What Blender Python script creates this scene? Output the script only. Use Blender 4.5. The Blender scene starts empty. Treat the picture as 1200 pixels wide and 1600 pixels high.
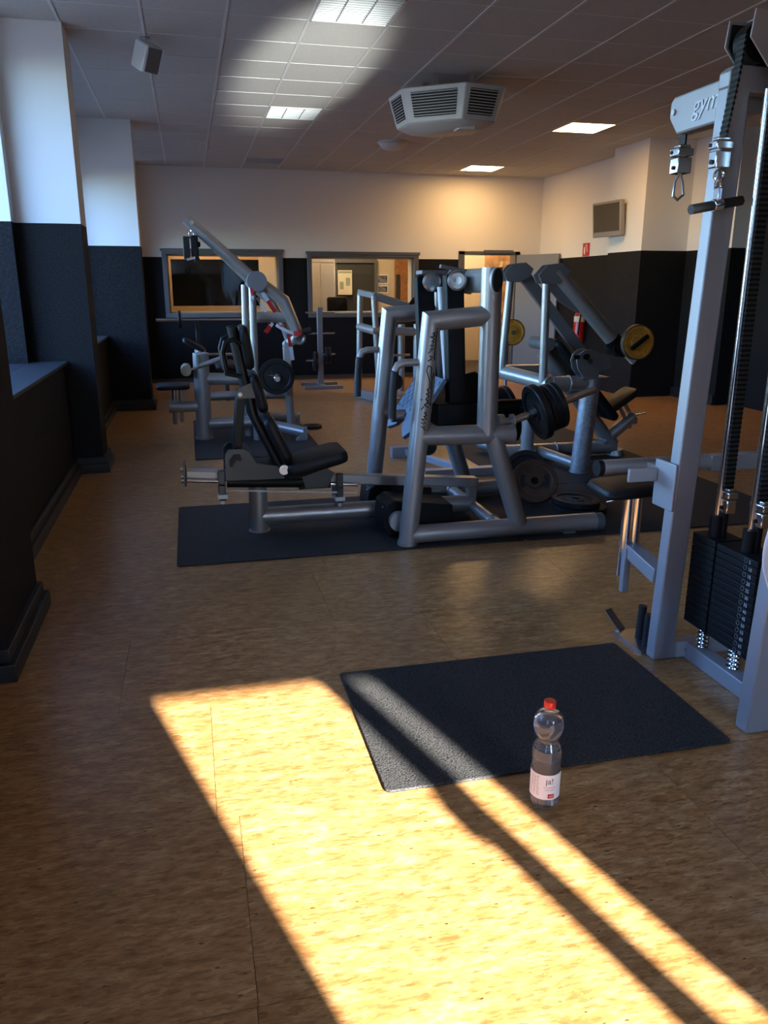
import bpy, bmesh, math, random
from mathutils import Vector, Matrix
random.seed(7)
C = bpy.context.scene.collection
PI = math.pi

# ------------------------------------------------------------------ camera
cam_d = bpy.data.cameras.new('camera')
cam = bpy.data.objects.new('camera', cam_d)
C.objects.link(cam)
cam_d.sensor_fit = 'VERTICAL'
cam_d.sensor_height = 36.0
cam_d.lens = 1240.0 / 1600.0 * 36.0
cam_d.clip_start = 0.05
fwd = Vector((0.2243, 0.9359, -0.2731)); fwd.normalize()
right = fwd.cross(Vector((0, 0, 1))); right.normalize()
up = right.cross(fwd)
m = Matrix.Identity(4)
for i in range(3):
    m[i][0] = right[i]; m[i][1] = up[i]; m[i][2] = -fwd[i]
m[0][3], m[1][3], m[2][3] = 0, 0, 1.5
cam.matrix_world = m
bpy.context.scene.camera = cam

# ------------------------------------------------------------------ world, sun, exposure
sc = bpy.context.scene
w = bpy.data.worlds.new('sky'); sc.world = w; w.use_nodes = True
wn = w.node_tree; wn.nodes.clear()
wo = wn.nodes.new('ShaderNodeOutputWorld'); wb = wn.nodes.new('ShaderNodeBackground')
sky = wn.nodes.new('ShaderNodeTexSky')
sky.sky_type = 'NISHITA'; sky.sun_disc = False
sky.sun_elevation = math.radians(22); sky.sun_rotation = math.radians(163)
sky.air_density = 1.0; sky.dust_density = 0.4; sky.ozone_density = 2.0
tint = wn.nodes.new('ShaderNodeMix'); tint.data_type = 'RGBA'; tint.blend_type = 'MULTIPLY'; tint.inputs[0].default_value = 1
tint.inputs[7].default_value = (0.68, 0.87, 1.18, 1)   # deep clear winter sky
wn.links.new(sky.outputs[0], tint.inputs[6]); wn.links.new(tint.outputs[2], wb.inputs[0]); wn.links.new(wb.outputs[0], wo.inputs[0])
wb.inputs[1].default_value = 2.9
SUN_E = math.radians(22.0)
sd = Vector((-0.283 * math.cos(SUN_E), 0.959 * math.cos(SUN_E), -math.sin(SUN_E)))
ld = bpy.data.lights.new('sun', 'SUN'); ld.energy = 62.0; ld.color = (1.0, 0.985, 0.96); ld.angle = math.radians(0.6)
sun = bpy.data.objects.new('sun', ld); C.objects.link(sun)
sun.rotation_euler = sd.to_track_quat('-Z', 'Y').to_euler(); sun.location = (3, -8, 6)
# added spot outside the rear door, standing in for sunlight bounced onto the ceiling
gl = bpy.data.lights.new('bounce_spot', 'SPOT'); gl.energy = 17000; gl.color = (0.96, 1.0, 0.97)
gl.spot_size = math.radians(6.3); gl.spot_blend = 0.75; gl.shadow_soft_size = 0.10
glo = bpy.data.objects.new('bounce_spot', gl); C.objects.link(glo)
glo.location = (1.75, -4.2, 0.15)
glo.rotation_euler = (Vector((1.15, 7.9, 3.36)) - glo.location).to_track_quat('-Z', 'Y').to_euler()
# daylight portals in the window openings
def portal(loc, sx, sy, direction):
    a = bpy.data.lights.new('window_portal', 'AREA'); a.shape = 'RECTANGLE'; a.size = sx; a.size_y = sy
    a.cycles.is_portal = True
    o = bpy.data.objects.new('window_portal', a); C.objects.link(o)
    o.location = loc; o.rotation_euler = Vector(direction).to_track_quat('-Z', 'Z').to_euler()
sc.view_settings.view_transform = 'Standard'
sc.view_settings.look = 'None'
sc.view_settings.gamma = 1.0
sc.view_settings.use_curve_mapping = False
sc.view_settings.exposure = 0.1
sc.cycles.max_bounces = 10; sc.cycles.diffuse_bounces = 6; sc.cycles.glossy_bounces = 4
sc.cycles.transmission_bounces = 10; sc.cycles.transparent_max_bounces = 12
sc.cycles.caustics_reflective = False; sc.cycles.caustics_refractive = False
sc.cycles.sample_clamp_indirect = 6.0
sc.cycles.use_denoising = True

# ------------------------------------------------------------------ mesh helpers
class MB:
    """collects polygons; build() links them as one mesh object"""
    def __init__(s): s.v = []; s.f = []
    def add(s, vs, fs):
        b = len(s.v); s.v += [Vector(p) for p in vs]; s.f += [[b + i for i in f] for f in fs]; return s
    def box(s, x0, x1, y0, y1, z0, z1):
        vs = [(x0,y0,z0),(x1,y0,z0),(x1,y1,z0),(x0,y1,z0),(x0,y0,z1),(x1,y0,z1),(x1,y1,z1),(x0,y1,z1)]
        return s.add(vs, [(0,3,2,1),(4,5,6,7),(0,1,5,4),(1,2,6,5),(2,3,7,6),(3,0,4,7)])
    def frame_of(s, d, hint=None):
        d = Vector(d).normalized()
        h = Vector(hint) if hint else (Vector((0,0,1)) if abs(d.z) < 0.9 else Vector((0,1,0)))
        a = d.cross(h).normalized(); b = a.cross(d).normalized(); return d, a, b
    def tube(s, p0, p1, r, r1=None, n=20, cap=True, ry=None):
        p0, p1 = Vector(p0), Vector(p1); r1 = r if r1 is None else r1
        d, a, b = s.frame_of(p1 - p0); k = 1.0 if ry is None else ry / r
        vs = []
        for p, q in ((p0, r), (p1, r1)):
            for i in range(n):
                t = 2*PI*i/n; vs.append(p + a*(math.cos(t)*q) + b*(math.sin(t)*q*k))
        fs = [(i, (i+1) % n, n+(i+1) % n, n+i) for i in range(n)]
        if cap: fs += [tuple(range(n-1, -1, -1)), tuple(range(n, 2*n))]
        return s.add(vs, fs)
    def path(s, pts, r, n=12, cap=True, rr=None):
        """bent tube with mitred joints"""
        P = [Vector(p) for p in pts]; L = len(P); vs = []
        d0, a, b = s.frame_of(P[1]-P[0])
        for i in range(L):
            t = (P[min(i+1, L-1)] - P[max(i-1, 0)]) if 0 < i < L-1 else (P[1]-P[0] if i == 0 else P[-1]-P[-2])
            if 0 < i < L-1:
                u = (P[i]-P[i-1]).normalized(); v = (P[i+1]-P[i]).normalized(); t = u+v
                sc_ = 1/max(0.5, t.normalized().dot(u))
            else: sc_ = 1
            t.normalize(); a = (a - t*a.dot(t)).normalized(); b = t.cross(a)
            if 0 < i < L-1:
                axis = u.cross(v)
            q = r if rr is None else rr[i]
            for k in range(n):
                th = 2*PI*k/n; o = a*math.cos(th)*q + b*math.sin(th)*q
                if 0 < i < L-1 and axis.length > 1e-6:
                    ax = axis.normalized(); side = t.cross(ax); c = o.dot(side); o = o + side*c*(sc_-1)
                vs.append(P[i]+o)
        fs = [(i*n+k, i*n+(k+1) % n, (i+1)*n+(k+1) % n, (i+1)*n+k) for i in range(L-1) for k in range(n)]
        if cap: fs += [tuple(range(n-1, -1, -1)), tuple((L-1)*n+k for k in range(n))]
        return s.add(vs, fs)
    def bar(s, p0, p1, wx, wy, hint=None):
        """rectangular bar; wx across (perpendicular to hint), wy along hint"""
        p0, p1 = Vector(p0), Vector(p1); d, a, b = s.frame_of(p1-p0, hint)
        vs = [p + a*(sx*wx/2) + b*(sy*wy/2) for p in (p0, p1) for sx, sy in ((-1,-1),(1,-1),(1,1),(-1,1))]
        return s.add(vs, [(0,1,2,3)[::-1],(4,5,6,7),(0,1,5,4),(1,2,6,5),(2,3,7,6),(3,0,4,7)])
    def prism(s, pts, axis, a0, a1):
        """outline in the plane across axis ('x': (y,z), 'y': (x,z), 'z': (x,y))"""
        n = len(pts)
        def mk(p, t): return {'x': (t, p[0], p[1]), 'y': (p[0], t, p[1]), 'z': (p[0], p[1], t)}[axis]
        vs = [mk(p, a0) for p in pts] + [mk(p, a1) for p in pts]
        return s.add(vs, [tuple(range(n)), tuple(range(2*n-1, n-1, -1))] + [(i, n+i, n+(i+1) % n, (i+1) % n) for i in range(n)])
    def lathe(s, prof, o=(0,0,0), d=(0,0,1), n=32, cap=True):
        o = Vector(o); d, a, b = s.frame_of(d); vs = []
        for r, h in prof:
            for i in range(n):
                t = 2*PI*i/n; vs.append(o + d*h + a*(math.cos(t)*r) + b*(math.sin(t)*r))
        L = len(prof)
        fs = [(i*n+k, i*n+(k+1) % n, (i+1)*n+(k+1) % n, (i+1)*n+k) for i in range(L-1) for k in range(n)]
        if cap: fs += [tuple(range(n-1, -1, -1)), tuple((L-1)*n+k for k in range(n))]
        return s.add(vs, fs)
    def ring(s, o, d, R, r, n=20, k=8):
        o = Vector(o); d, a, b = s.frame_of(d); vs = []
        for i in range(n):
            t = 2*PI*i/n; u = a*math.cos(t)+b*math.sin(t)
            for j in range(k):
                q = 2*PI*j/k; vs.append(o + u*(R+r*math.cos(q)) + d*(r*math.sin(q)))
        return s.add(vs, [(i*k+j, ((i+1) % n)*k+j, ((i+1) % n)*k+(j+1) % k, i*k+(j+1) % k) for i in range(n) for j in range(k)])
    def pad(s, p0, p1, width, thick, hint=(0,1,0), rnd=0.028):
        """upholstered pad from p0 to p1, width along hint"""
        p0, p1 = Vector(p0), Vector(p1); d = (p1-p0); L = d.length; d.normalize()
        a = Vector(hint).normalized(); b = d.cross(a).normalized(); c = (p0+p1)/2
        def lay(ins, h):
            x, y = L/2-ins, width/2-ins; R = min(0.05, x*0.6, y*0.6); o = []
            for cx, cy, t0 in ((x-R,y-R,0),(-x+R,y-R,90),(-x+R,-y+R,180),(x-R,-y+R,270)):
                for k in range(5):
                    t = math.radians(t0+k*22.5); o.append(c + d*(cx+R*math.cos(t)) + a*(cy+R*math.sin(t)) + b*h)
            return o
        T = thick/2; rows = [lay(rnd, -T), lay(rnd*.3, -T+rnd*.3), lay(0, -T+rnd), lay(0, T-rnd), lay(rnd*.3, T-rnd*.3), lay(rnd, T)]
        n = 20; vs = [p for r_ in rows for p in r_]
        fs = [(i*n+k, i*n+(k+1) % n, (i+1)*n+(k+1) % n, (i+1)*n+k) for i in range(5) for k in range(n)]
        return s.add(vs, fs + [tuple(range(n-1,-1,-1)), tuple(5*n+k for k in range(n))])

WORLD = {}
def build(name, mb, mat, parent=None, bevel=0.0, smooth=True, sharp=0.6):
    vs = mb.v
    lo = Vector(min(v[i] for v in vs) for i in range(3)); hi = Vector(max(v[i] for v in vs) for i in range(3))
    c = (lo+hi)/2
    if parent is None: c.z = lo.z
    me = bpy.data.meshes.new(name)
    me.from_pydata([v-c for v in vs], [], mb.f); me.update()
    b = bmesh.new(); b.from_mesh(me); bmesh.ops.recalc_face_normals(b, faces=b.faces); b.to_mesh(me); b.free()
    if smooth:
        for p in me.polygons: p.use_smooth = True
        me.set_sharp_from_angle(angle=sharp)
    o = bpy.data.objects.new(name, me); C.objects.link(o)
    me.materials.append(mat)
    WORLD[o.name] = c
    if parent is None: o.location = c
    else: o.parent = parent; o.location = c - WORLD[parent.name]
    if bevel:
        md = o.modifiers.new('edge', 'BEVEL'); md.width = bevel; md.segments = 2; md.limit_method = 'ANGLE'; md.angle_limit = 0.7
        md.harden_normals = False
    return o
def thing(name, label, cat, loc, group=None):
    o = bpy.data.objects.new(name, None); C.objects.link(o); o.location = loc
    o.empty_display_size = 0.1
    o['label'] = label; o['category'] = cat
    if group: o['group'] = group
    WORLD[o.name] = Vector(loc); return o
def tag(o, label, cat, group=None):
    o['label'] = label; o['category'] = cat
    if group: o['group'] = group
    return o
def struct(o): o['kind'] = 'structure'; return o
def dup(root, shift, label=None, rot=None):
    """copy of a thing with copies of its parts and sub-parts"""
    r = root.copy(); C.objects.link(r); r.location = root.location + Vector(shift)
    WORLD[r.name] = r.location.copy()
    if rot is not None: r.rotation_euler = rot
    if label: r['label'] = label
    for ch in list(root.children):
        c = ch.copy(); C.objects.link(c); c.parent = r
        for g in list(ch.children):
            e = g.copy(); C.objects.link(e); e.parent = c
    return r
def text_mb(s, size, o, xdir, ydir, depth=0.002, shear=0.0, align='LEFT'):
    cu = bpy.data.curves.new('t', 'FONT'); cu.body = s; cu.size = size; cu.extrude = depth/2; cu.shear = shear; cu.align_x = align
    cu.resolution_u = 3
    ob = bpy.data.objects.new('t', cu); C.objects.link(ob)
    me = bpy.data.meshes.new_from_object(ob.evaluated_get(bpy.context.evaluated_depsgraph_get()))
    X = Vector(xdir).normalized(); Y = Vector(ydir).normalized(); Z = X.cross(Y); o = Vector(o)
    mb = MB(); mb.add([o + X*v.co.x + Y*v.co.y + Z*v.co.z for v in me.vertices], [list(p.vertices) for p in me.polygons])
    bpy.data.objects.remove(ob); bpy.data.curves.remove(cu); bpy.data.meshes.remove(me)
    return mb

# ------------------------------------------------------------------ materials
def mat(name, col, rough=0.5, metal=0.0, spec=0.5, bump=0.0, bscale=200, var=0.0, vscale=8, emit=None, estr=0, alpha=None, coat=0):
    M = bpy.data.materials.new(name); M.use_nodes = True
    nt = M.node_tree; b = nt.nodes['Principled BSDF']
    b.inputs['Base Color'].default_value = (*col, 1); b.inputs['Roughness'].default_value = rough
    b.inputs['Metallic'].default_value = metal; b.inputs['Specular IOR Level'].default_value = spec
    if coat: b.inputs['Coat Weight'].default_value = coat; b.inputs['Coat Roughness'].default_value = 0.15
    tc = nt.nodes.new('ShaderNodeNewGeometry')
    if var:
        n = nt.nodes.new('ShaderNodeTexNoise'); n.inputs['Scale'].default_value = vscale; n.inputs['Detail'].default_value = 5
        nt.links.new(tc.outputs['Position'], n.inputs['Vector'])
        r = nt.nodes.new('ShaderNodeValToRGB')
        r.color_ramp.elements[0].position = 0.3; r.color_ramp.elements[1].position = 0.7
        r.color_ramp.elements[0].color = (*[c*(1-var) for c in col], 1); r.color_ramp.elements[1].color = (*[min(1, c*(1+var)) for c in col], 1)
        nt.links.new(n.outputs['Fac'], r.inputs['Fac']); nt.links.new(r.outputs['Color'], b.inputs['Base Color'])
    if bump:
        n = nt.nodes.new('ShaderNodeTexNoise'); n.inputs['Scale'].default_value = bscale; n.inputs['Detail'].default_value = 3
        nt.links.new(tc.outputs['Position'], n.inputs['Vector'])
        bp = nt.nodes.new('ShaderNodeBump'); bp.inputs['Strength'].default_value = bump; bp.inputs['Distance'].default_value = 0.002
        nt.links.new(n.outputs['Fac'], bp.inputs['Height']); nt.links.new(bp.outputs['Normal'], b.inputs['Normal'])
    if emit:
        b.inputs['Emission Color'].default_value = (*emit, 1); b.inputs['Emission Strength'].default_value = estr
    return M
def glass_mat(name, tint=(1,1,1), rough=0.0, ior=1.45, haze=0):
    """clear pane: passes light straight through, mirrors by Fresnel"""
    M = bpy.data.materials.new(name); M.use_nodes = True; nt = M.node_tree; nt.nodes.clear()
    o = nt.nodes.new('ShaderNodeOutputMaterial'); mx = nt.nodes.new('ShaderNodeMixShader')
    t = nt.nodes.new('ShaderNodeBsdfTransparent'); t.inputs[0].default_value = (*tint, 1)
    g = nt.nodes.new('ShaderNodeBsdfGlossy'); g.inputs['Roughness'].default_value = rough
    fr = nt.nodes.new('ShaderNodeFresnel'); fr.inputs[0].default_value = ior
    ge = nt.nodes.new('ShaderNodeNewGeometry'); iv = nt.nodes.new('ShaderNodeMath'); iv.operation = 'SUBTRACT'; iv.inputs[0].default_value = 1
    nt.links.new(ge.outputs['Backfacing'], iv.inputs[1]); ml = nt.nodes.new('ShaderNodeMath'); ml.operation = 'MULTIPLY'
    nt.links.new(fr.outputs[0], ml.inputs[0]); nt.links.new(iv.outputs[0], ml.inputs[1])
    if haze:
        df = nt.nodes.new('ShaderNodeBsdfDiffuse'); df.inputs[0].default_value = (.9,.93,.97,1); tl = nt.nodes.new('ShaderNodeBsdfTranslucent'); tl.inputs[0].default_value = (.9,.93,.97,1)
        m1 = nt.nodes.new('ShaderNodeMixShader'); m1.inputs[0].default_value = .5; nt.links.new(df.outputs[0], m1.inputs[1]); nt.links.new(tl.outputs[0], m1.inputs[2])
        m2 = nt.nodes.new('ShaderNodeMixShader'); m2.inputs[0].default_value = haze; nt.links.new(t.outputs[0], m2.inputs[1]); nt.links.new(m1.outputs[0], m2.inputs[2]); t = m2
    nt.links.new(ml.outputs[0], mx.inputs[0]); nt.links.new(t.outputs[0], mx.inputs[1]); nt.links.new(g.outputs[0], mx.inputs[2])
    nt.links.new(mx.outputs[0], o.inputs[0]); return M

def wall_mat(name, split=1.97, white=(0.80,0.77,0.73)):
    """white emulsion above, rough black paint below the height of split"""
    M = bpy.data.materials.new(name); M.use_nodes = True; nt = M.node_tree; b = nt.nodes['Principled BSDF']
    g = nt.nodes.new('ShaderNodeNewGeometry'); s = nt.nodes.new('ShaderNodeSeparateXYZ'); nt.links.new(g.outputs['Position'], s.inputs[0])
    gt = nt.nodes.new('ShaderNodeMath'); gt.operation = 'GREATER_THAN'; gt.inputs[1].default_value = split; nt.links.new(s.outputs['Z'], gt.inputs[0])
    n = nt.nodes.new('ShaderNodeTexNoise'); n.inputs['Scale'].default_value = 90; n.inputs['Detail'].default_value = 4; nt.links.new(g.outputs['Position'], n.inputs['Vector'])
    r = nt.nodes.new('ShaderNodeValToRGB'); r.color_ramp.elements[0].position = .35; r.color_ramp.elements[1].position = .8
    r.color_ramp.elements[0].color = (.005,.005,.0055,1); r.color_ramp.elements[1].color = (.022,.022,.023,1); nt.links.new(n.outputs['Fac'], r.inputs['Fac'])
    mx = nt.nodes.new('ShaderNodeMix'); mx.data_type = 'RGBA'; nt.links.new(gt.outputs[0], mx.inputs[0]); nt.links.new(r.outputs['Color'], mx.inputs[6]); mx.inputs[7].default_value = (*white,1)
    nt.links.new(mx.outputs[2], b.inputs['Base Color'])
    rm = nt.nodes.new('ShaderNodeMapRange'); rm.inputs[3].default_value = .62; rm.inputs[4].default_value = .75; nt.links.new(gt.outputs[0], rm.inputs[0]); nt.links.new(rm.outputs[0], b.inputs['Roughness'])
    bp = nt.nodes.new('ShaderNodeBump'); bp.inputs['Distance'].default_value = .003
    sp_ = nt.nodes.new('ShaderNodeMapRange'); sp_.inputs[3].default_value = .12; sp_.inputs[4].default_value = .3; nt.links.new(gt.outputs[0], sp_.inputs[0]); nt.links.new(sp_.outputs[0], b.inputs['Specular IOR Level'])
    st = nt.nodes.new('ShaderNodeMapRange'); st.inputs[3].default_value = .7; st.inputs[4].default_value = .06; nt.links.new(gt.outputs[0], st.inputs[0]); nt.links.new(st.outputs[0], bp.inputs['Strength'])
    nt.links.new(n.outputs['Fac'], bp.inputs['Height']); nt.links.new(bp.outputs['Normal'], b.inputs['Normal'])
    return M

def floor_mat():
    """tan linoleum pressed with long pale and brown flakes and dark chips"""
    M = bpy.data.materials.new('flaked_linoleum'); M.use_nodes = True; nt = M.node_tree; b = nt.nodes['Principled BSDF']; L = nt.links.new
    g = nt.nodes.new('ShaderNodeNewGeometry'); oi = nt.nodes.new('ShaderNodeObjectInfo')
    off = nt.nodes.new('ShaderNodeVectorMath'); off.operation = 'SCALE'; off.inputs[0].default_value = (7, 13, 3); L(oi.outputs['Random'], off.inputs['Scale'])
    ad = nt.nodes.new('ShaderNodeVectorMath'); L(g.outputs['Position'], ad.inputs[0]); L(off.outputs[0], ad.inputs[1])
    def tex(scale, sx, sy, rot, detail=4, kind='noise', dist=0.0):
        mp = nt.nodes.new('ShaderNodeMapping'); mp.inputs['Scale'].default_value = (sx, sy, 1); mp.inputs['Rotation'].default_value = (0,0,rot); L(ad.outputs[0], mp.inputs['Vector'])
        if kind == 'noise':
            n = nt.nodes.new('ShaderNodeTexNoise'); n.inputs['Detail'].default_value = detail; n.inputs['Distortion'].default_value = dist
        else:
            n = nt.nodes.new('ShaderNodeTexVoronoi')
        n.inputs['Scale'].default_value = scale; L(mp.outputs[0], n.inputs['Vector']); return n
    def ramp(src, stops):
        r = nt.nodes.new('ShaderNodeValToRGB'); e = r.color_ramp.elements
        while len(e) < len(stops): e.new(.5)
        for k, (p, c) in enumerate(stops): e[k].position = p; e[k].color = (*c, 1)
        L(src, r.inputs['Fac']); return r
    wn_ = nt.nodes.new('ShaderNodeTexNoise'); wn_.inputs['Scale'].default_value = 45; wn_.inputs['Detail'].default_value = 3; L(ad.outputs[0], wn_.inputs['Vector'])
    ws = nt.nodes.new('ShaderNodeVectorMath'); ws.operation = 'SCALE'; ws.inputs['Scale'].default_value = .010; L(wn_.outputs['Color'], ws.inputs[0])
    wa = nt.nodes.new('ShaderNodeVectorMath'); L(ad.outputs[0], wa.inputs[0]); L(ws.outputs[0], wa.inputs[1]); ad = wa
    def mul(x, y, f):
        m_ = nt.nodes.new('ShaderNodeMix'); m_.data_type = 'RGBA'; m_.blend_type = 'MULTIPLY'; m_.inputs[0].default_value = f; L(x, m_.inputs[6]); L(y, m_.inputs[7]); return m_.outputs[2]
    def cellr(v_):
        sp_ = nt.nodes.new('ShaderNodeSeparateColor'); L(v_.outputs['Color'], sp_.inputs[0]); return sp_.outputs[0]
    a = tex(20, .6, 1.7, .15, 9)
    base = ramp(a.outputs['Fac'], [(.32,(.31,.142,.044)),(.48,(.40,.195,.067)),(.58,(.44,.230,.086)),(.72,(.52,.305,.130))])
    v1 = tex(88, .42, 1.6, .22, kind='v'); v2 = tex(150, .34, 1.7, -.42, kind='v')
    f1 = ramp(cellr(v1), [(.0,(.62,.54,.46)),(.22,(.86,.83,.80)),(.6,(1,1,1)),(1.0,(1.16,1.2,1.26))])
    f2 = ramp(cellr(v2), [(.0,(.70,.62,.54)),(.3,(.95,.94,.92)),(.8,(1.02,1.02,1.02)),(1.0,(1.12,1.14,1.18))])
    m1 = mul(mul(base.outputs[0], f1.outputs[0], .8), f2.outputs[0], .8)
    c2 = tex(130, .45, 1.9, -.3, 3)
    v = tex(26, .5, 1.6, .5, kind='v'); chip = ramp(v.outputs['Distance'], [(.05,(.16,.10,.06)),(.10,(1,1,1))])
    gate = nt.nodes.new('ShaderNodeMath'); gate.operation = 'GREATER_THAN'; gate.inputs[1].default_value = .55; L(cellr(v), gate.inputs[0])
    m2 = nt.nodes.new('ShaderNodeMix'); m2.data_type = 'RGBA'; m2.blend_type = 'MULTIPLY'; L(gate.outputs[0], m2.inputs[0]); L(m1, m2.inputs[6]); L(chip.outputs[0], m2.inputs[7])
    big = tex(1.3, 1, 1, 0, 3); bg = ramp(big.outputs['Fac'], [(.3,(.86,.84,.82)),(.7,(1.06,1.05,1.04))])
    m3 = nt.nodes.new('ShaderNodeMix'); m3.data_type = 'RGBA'; m3.blend_type = 'MULTIPLY'; m3.inputs[0].default_value = 1; L(m2.outputs[2], m3.inputs[6]); L(bg.outputs[0], m3.inputs[7])
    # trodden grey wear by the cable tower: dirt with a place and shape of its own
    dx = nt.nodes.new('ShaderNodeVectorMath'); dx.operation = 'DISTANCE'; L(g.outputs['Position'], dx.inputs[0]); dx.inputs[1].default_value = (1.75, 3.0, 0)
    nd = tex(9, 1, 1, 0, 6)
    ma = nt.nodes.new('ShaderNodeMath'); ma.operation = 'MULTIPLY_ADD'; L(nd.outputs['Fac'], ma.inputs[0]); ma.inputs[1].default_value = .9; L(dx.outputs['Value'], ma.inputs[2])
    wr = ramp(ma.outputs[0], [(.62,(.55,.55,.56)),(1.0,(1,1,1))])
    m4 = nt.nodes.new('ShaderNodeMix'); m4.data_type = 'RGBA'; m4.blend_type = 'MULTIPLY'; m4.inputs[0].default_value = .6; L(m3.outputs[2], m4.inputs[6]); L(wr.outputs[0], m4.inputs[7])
    L(m4.outputs[2], b.inputs['Base Color'])
    rr = nt.nodes.new('ShaderNodeMapRange'); rr.inputs[3].default_value = .28; rr.inputs[4].default_value = .36; L(big.outputs['Fac'], rr.inputs[0]); L(rr.outputs[0], b.inputs['Roughness'])
    bp = nt.nodes.new('ShaderNodeBump'); bp.inputs['Strength'].default_value = .12; bp.inputs['Distance'].default_value = .001; L(c2.outputs['Fac'], bp.inputs['Height']); L(bp.outputs[0], b.inputs['Normal'])
    b.inputs['Specular IOR Level'].default_value = .45
    return M

def rubber_mat():
    M = bpy.data.materials.new('grained_rubber'); M.use_nodes = True; nt = M.node_tree; b = nt.nodes['Principled BSDF']; L = nt.links.new
    g = nt.nodes.new('ShaderNodeNewGeometry')
    n = nt.nodes.new('ShaderNodeTexVoronoi'); n.inputs['Scale'].default_value = 160; L(g.outputs['Position'], n.inputs['Vector'])
    r = nt.nodes.new('ShaderNodeValToRGB'); r.color_ramp.elements[0].color = (.066,.062,.058,1); r.color_ramp.elements[1].color = (.009,.0082,.0075,1); L(n.outputs['Distance'], r.inputs['Fac'])
    L(r.outputs[0], b.inputs['Base Color']); b.inputs['Roughness'].default_value = .6; b.inputs['Specular IOR Level'].default_value = .12
    bp = nt.nodes.new('ShaderNodeBump'); bp.inputs['Strength'].default_value = .75; bp.inputs['Distance'].default_value = .003; bp.invert = True
    L(n.outputs['Distance'], bp.inputs['Height']); L(bp.outputs[0], b.inputs['Normal']); return M

M = {}
M['wall'] = wall_mat('two_tone_wall')
M['wall_dark'] = wall_mat('black_wall', split=3.3)
M['floor'] = floor_mat()
M['rubber'] = rubber_mat()
M['subfloor'] = mat('dark_subfloor', (.03,.02,.012), .8)
M['tile'] = mat('mineral_ceiling_tile', (.56,.53,.49), .85, bump=.25, bscale=160, var=.06, vscale=60, spec=.2)
M['rail'] = mat('pale_ceiling_rail', (.68,.65,.62), .6)
M['void'] = mat('dark_ceiling_void', (.05,.047,.043), .9)
M['black_trim'] = mat('black_painted_wood', (.014,.014,.015), .45)
M['sill'] = mat('dark_grey_sill', (.05,.052,.06), .35)
M['silver'] = mat('silver_powder_coat', (.37,.35,.325), .36, .55, bump=.03, bscale=900)
M['silver_worn'] = mat('scuffed_silver_coat', (.36,.36,.37), .42, .5, var=.22, vscale=30)
M['rack'] = mat('blue_grey_powder_coat', (.33,.335,.35), .42, .35, bump=.04, bscale=700)
M['black_metal'] = mat('black_satin_metal', (.008,.008,.008), .5, .0, .18)
M['dark_plate'] = mat('dark_grey_steel_plate', (.045,.047,.046), .45, .3)
M['grey_plate'] = mat('grey_coated_plate', (.20,.20,.21), .45, .4)
M['vinyl'] = mat('black_vinyl', (.008,.008,.009), .5, spec=.3, bump=.1, bscale=500)
M['grip'] = mat('black_rubber_grip', (.014,.014,.016), .6, bump=.2, bscale=400)
M['chrome'] = mat('chrome', (.75,.75,.76), .14, 1.0)
M['steel'] = mat('brushed_steel', (.55,.55,.56), .3, 1.0)
M['iron'] = mat('black_rubber_plate', (.008,.008,.009), .42, spec=.35, bump=.05, bscale=300)
M['brown_iron'] = mat('brown_worn_iron', (.075,.037,.018), .55, var=.4, vscale=18)
M['yellow'] = mat('worn_yellow_enamel', (.56,.25,.03), .45, var=.3, vscale=22)
M['tread'] = mat('ribbed_foot_plate', (.12,.16,.22), .4, .45, bump=.9, bscale=130)  # aluminium tread; the blue cast of the skylight is put into its colour
M['white_rod'] = mat('white_enamel_rod', (.75,.74,.72), .35)
M['ac'] = mat('white_plastic_casing', (.62,.62,.60), .4)
M['ac_dark'] = mat('dark_grille_cavity', (.012,.012,.012), .7)
M['fix'] = mat('white_fitting', (.62,.62,.60), .35)
M['louvre'] = mat('bright_louvre', (.46,.48,.48), .45)
M['lit'] = mat('lit_fluorescent_diffuser', (1,.9,.7), .5, emit=(1.0,.60,.24), estr=34.0)
M['lit_room'] = mat('lit_room_lamp', (1,.9,.7), .5, emit=(1.0,.72,.42), estr=48.0)
M['cream'] = mat('cream_room_wall', (.62,.52,.38), .8)
M['wood'] = mat('orange_wood', (.36,.15,.05), .5, var=.25, vscale=14)
M['wood_pale'] = mat('pale_wood_reveal', (.50,.33,.18), .55)
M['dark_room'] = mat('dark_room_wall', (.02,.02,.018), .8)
M['frame_grey'] = mat('grey_metal_frame', (.13,.135,.145), .45, .3)
M['door_grey'] = mat('grey_door_leaf', (.21,.215,.225), .5)
M['glass'] = glass_mat('clear_glass', (.95,.96,.96), ior=1.4)
M['paper'] = mat('paper', (.66,.60,.48), .8)
M['photo'] = mat('print_photo', (.16,.17,.19), .5, var=.9, vscale=16)
M['sepia'] = mat('sepia_print', (.42,.24,.12), .6, var=.45, vscale=7)
M['ink'] = mat('black_ink', (.008,.008,.008), .5)
M['white'] = mat('white_print', (.82,.80,.78), .5)
M['red'] = mat('red_plastic', (.75,.03,.018), .35)
M['red_paint'] = mat('red_gloss_paint', (.42,.015,.012), .25)
M['red_tape'] = mat('red_tape', (.55,.02,.02), .5)
M['white_tape'] = mat('white_tape', (.62,.64,.68), .5)
M['screen'] = mat('dull_screen', (.085,.07,.05), .25)
M['tv_grey'] = mat('grey_tv_bezel', (.30,.27,.24), .4)
M['towel'] = mat('white_terry_towel', (.78,.78,.80), .95, bump=.6, bscale=260)
M['strap'] = mat('woven_grey_strap', (.05,.05,.046), .8, spec=.2, bump=.4, bscale=350)
M['emboss'] = mat('pale_raised_lettering', (.50,.53,.57), .4, .3)
M['tag_white'] = mat('white_number', (.45,.47,.5), .5)
M['tan'] = mat('tan_leather', (.32,.22,.13), .5)
M['sky_block'] = mat('grey_render', (.25,.24,.23), .8)
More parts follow.
